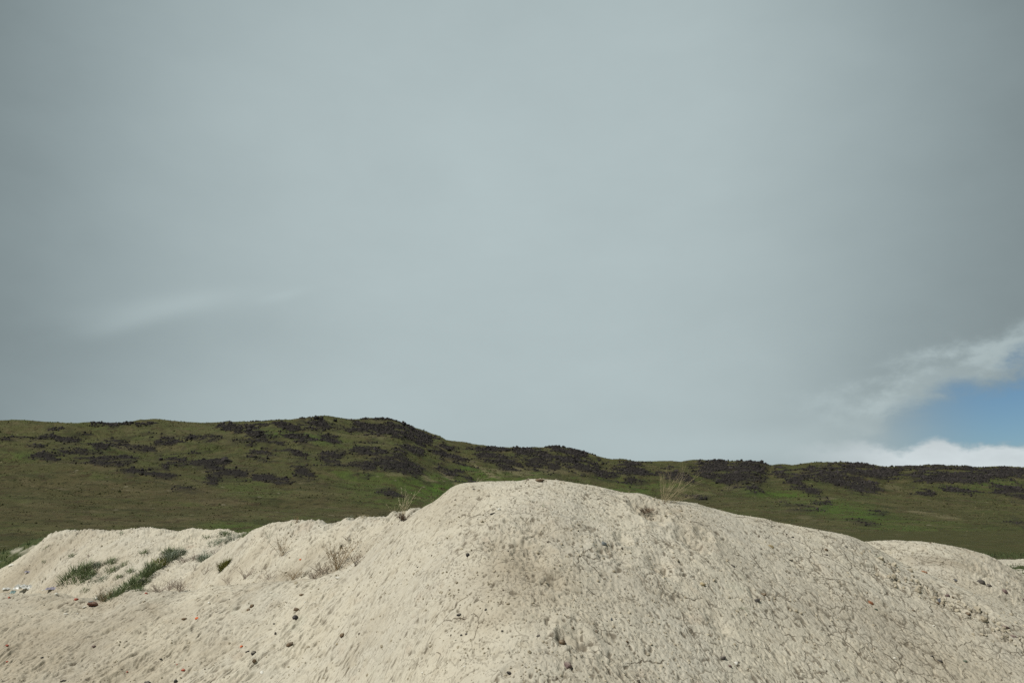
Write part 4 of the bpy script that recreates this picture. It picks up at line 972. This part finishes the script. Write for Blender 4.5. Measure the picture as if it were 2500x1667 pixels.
T = [(188,1402,46,74,'green','largest dark green tuft on the left soil slope',320),(212,1389,22,44,'green','small dark tuft touching the largest one on its right',90),
     (176,1357,13,15,'green','lone small tuft high above the largest tuft',50),(241,1381,18,24,'sage','sage tuft right of the largest tuft, upper of two',70),(271,1372,20,26,'green','tuft highest in the middle of the left slope',70),
     (273,1395,18,26,'green','lower left of two close tufts in the middle of the slope',70),(288,1387,12,24,'sage','thin sage strip of grass between two tufts',50),(303,1380,14,24,'green','tuft right of the thin sage strip',60),
     (317,1396,16,22,'green','round tuft above the long grass strip',60),(217,1410,26,30,'green','second largest dark tuft, below the largest',110),(222,1417,14,44,'sage','flat sage tuft in the row below the largest tuft',80),
     (200,1422,14,24,'green','dark tuft at the lower left of the cluster',60),(251,1416,16,30,'sage','pale sage tuft right of the flat one',60),(288,1412,15,20,'green','small round tuft halfway to the long strip',60),
     (209,1440,12,22,'green','low tuft above the gully',50),(352,1349,16,18,'green','bright small tuft alone in the pale soil',60),(361,1418,14,18,'green','small tuft just under the long strip',60),(258,1391,8,12,'green','tiny tuft between the two close tufts',30),
     (257,1462,34,40,'sage','lowest tuft of the long grass strip, beside the dry brush',180),(285,1452,40,50,'green','second clump of the long grass strip',240),(312,1437,34,50,'green','third clump of the long grass strip',240),
     (332,1425,28,36,'green','fourth clump of the long grass strip',160),(352,1407,26,36,'green','narrow middle clump of the long grass strip',160),(372,1394,30,36,'green','upper middle clump of the long grass strip',160),
     (390,1380,36,40,'olive','yellowish clump in the upper half of the long strip',170),(413,1366,28,34,'sage','upper clump of the long grass strip',140),(432,1354,24,34,'sage','topmost clump of the long grass strip',120),(412,1352,24,26,'green','dark bluish clump beside the topmost one',120),
     (498,1366,26,30,'sage','blue green tuft right of the strip, left of the olive tuft',130),(475,1362,14,26,'mauve','faded tuft just left of the blue green tuft',60),(450,1372,16,28,'mauve','brownish faded tuft right of the strip',60),
     (547,1384,24,22,'olive','round olive yellow tuft in bare soil',220),(548,1304,16,30,'green','dark tuft on the crest where ridge and hump meet',110),(560,1316,14,30,'sage','sage tuft just below the crest tuft',90),
     (505,1313,12,24,'green','small tuft left below the crest tuft',50),(530,1328,18,46,'sage','wide faint sage tuft below the crest',90),(600,1306,18,36,'green','grass in the notch between ridge and hump',110),
     (575,1308,10,34,'sage','thin sage grass left of the notch',50),(106,1372,8,10,'green','tiny dark tuft on the far left slope',30),(112,1337,10,14,'green','small tuft on the left spur of the ridge',40),(296,1300,10,12,'green','tiny tuft on the ridge crest',35),
     (525,1350,10,22,'mauve','faint tuft above the blue green tuft',40),(340,1440,14,30,'green','short grass fringe below the third clump',70),(216,1358,8,12,'mauve','tiny faded tuft above the sage tuft',25)]
for (a, b, h, w_, mt, lb, n) in T: tuft(a, b, h, w_, mt, lb, n)

# ------------------------------------------------------------------ grass masses
def blades(name, x, y, z, hgt, wid, mat, label):
    n = len(x); an = rng.uniform(0, 2 * np.pi, n); lean = rng.normal(0, .35, (n, 2)); b = np.stack([x, y, z - .01], -1)
    side = np.stack([np.cos(an), np.sin(an), np.zeros(n)], -1) * wid[:, None]
    mid = b + np.stack([lean[:, 0] * hgt * .4, lean[:, 1] * hgt * .4, hgt * .6], -1); tip = b + np.stack([lean[:, 0] * hgt, lean[:, 1] * hgt, hgt], -1)
    V = np.stack([b - side, b + side, mid + side * .6, mid - side * .6, tip], 1).reshape(-1, 3)
    k = (np.arange(n) * 5)[:, None]; F = np.concatenate([k + [0, 1, 2], k + [0, 2, 3], k + [3, 2, 4]], 0)
    o = mesh_np(name, V, F, mat, smooth=False); tag(o, label, kind='stuff'); return o
gm = GRg * (np.abs(Ug) < .74) * (Yg > 14) * (Yg < 44)
idx = np.flatnonzero(gm.ravel() > .5)
cell = (Yg.ravel()[idx]) ** 2; pick = rng.choice(idx, 46000, p=cell / cell.sum())
x = Xg.ravel()[pick] + rng.normal(0, .05, len(pick)); y = Yg.ravel()[pick] + rng.normal(0, .06, len(pick)); z = ground_z(x, y)
blades('grass', x, y, z, rng.uniform(.04, .13, len(x)), rng.uniform(.006, .014, len(x)), plant_mat('bank_grass', (.045, .070, .026), (.095, .12, .05)), 'green grass on the bank and ground behind the soil piles')
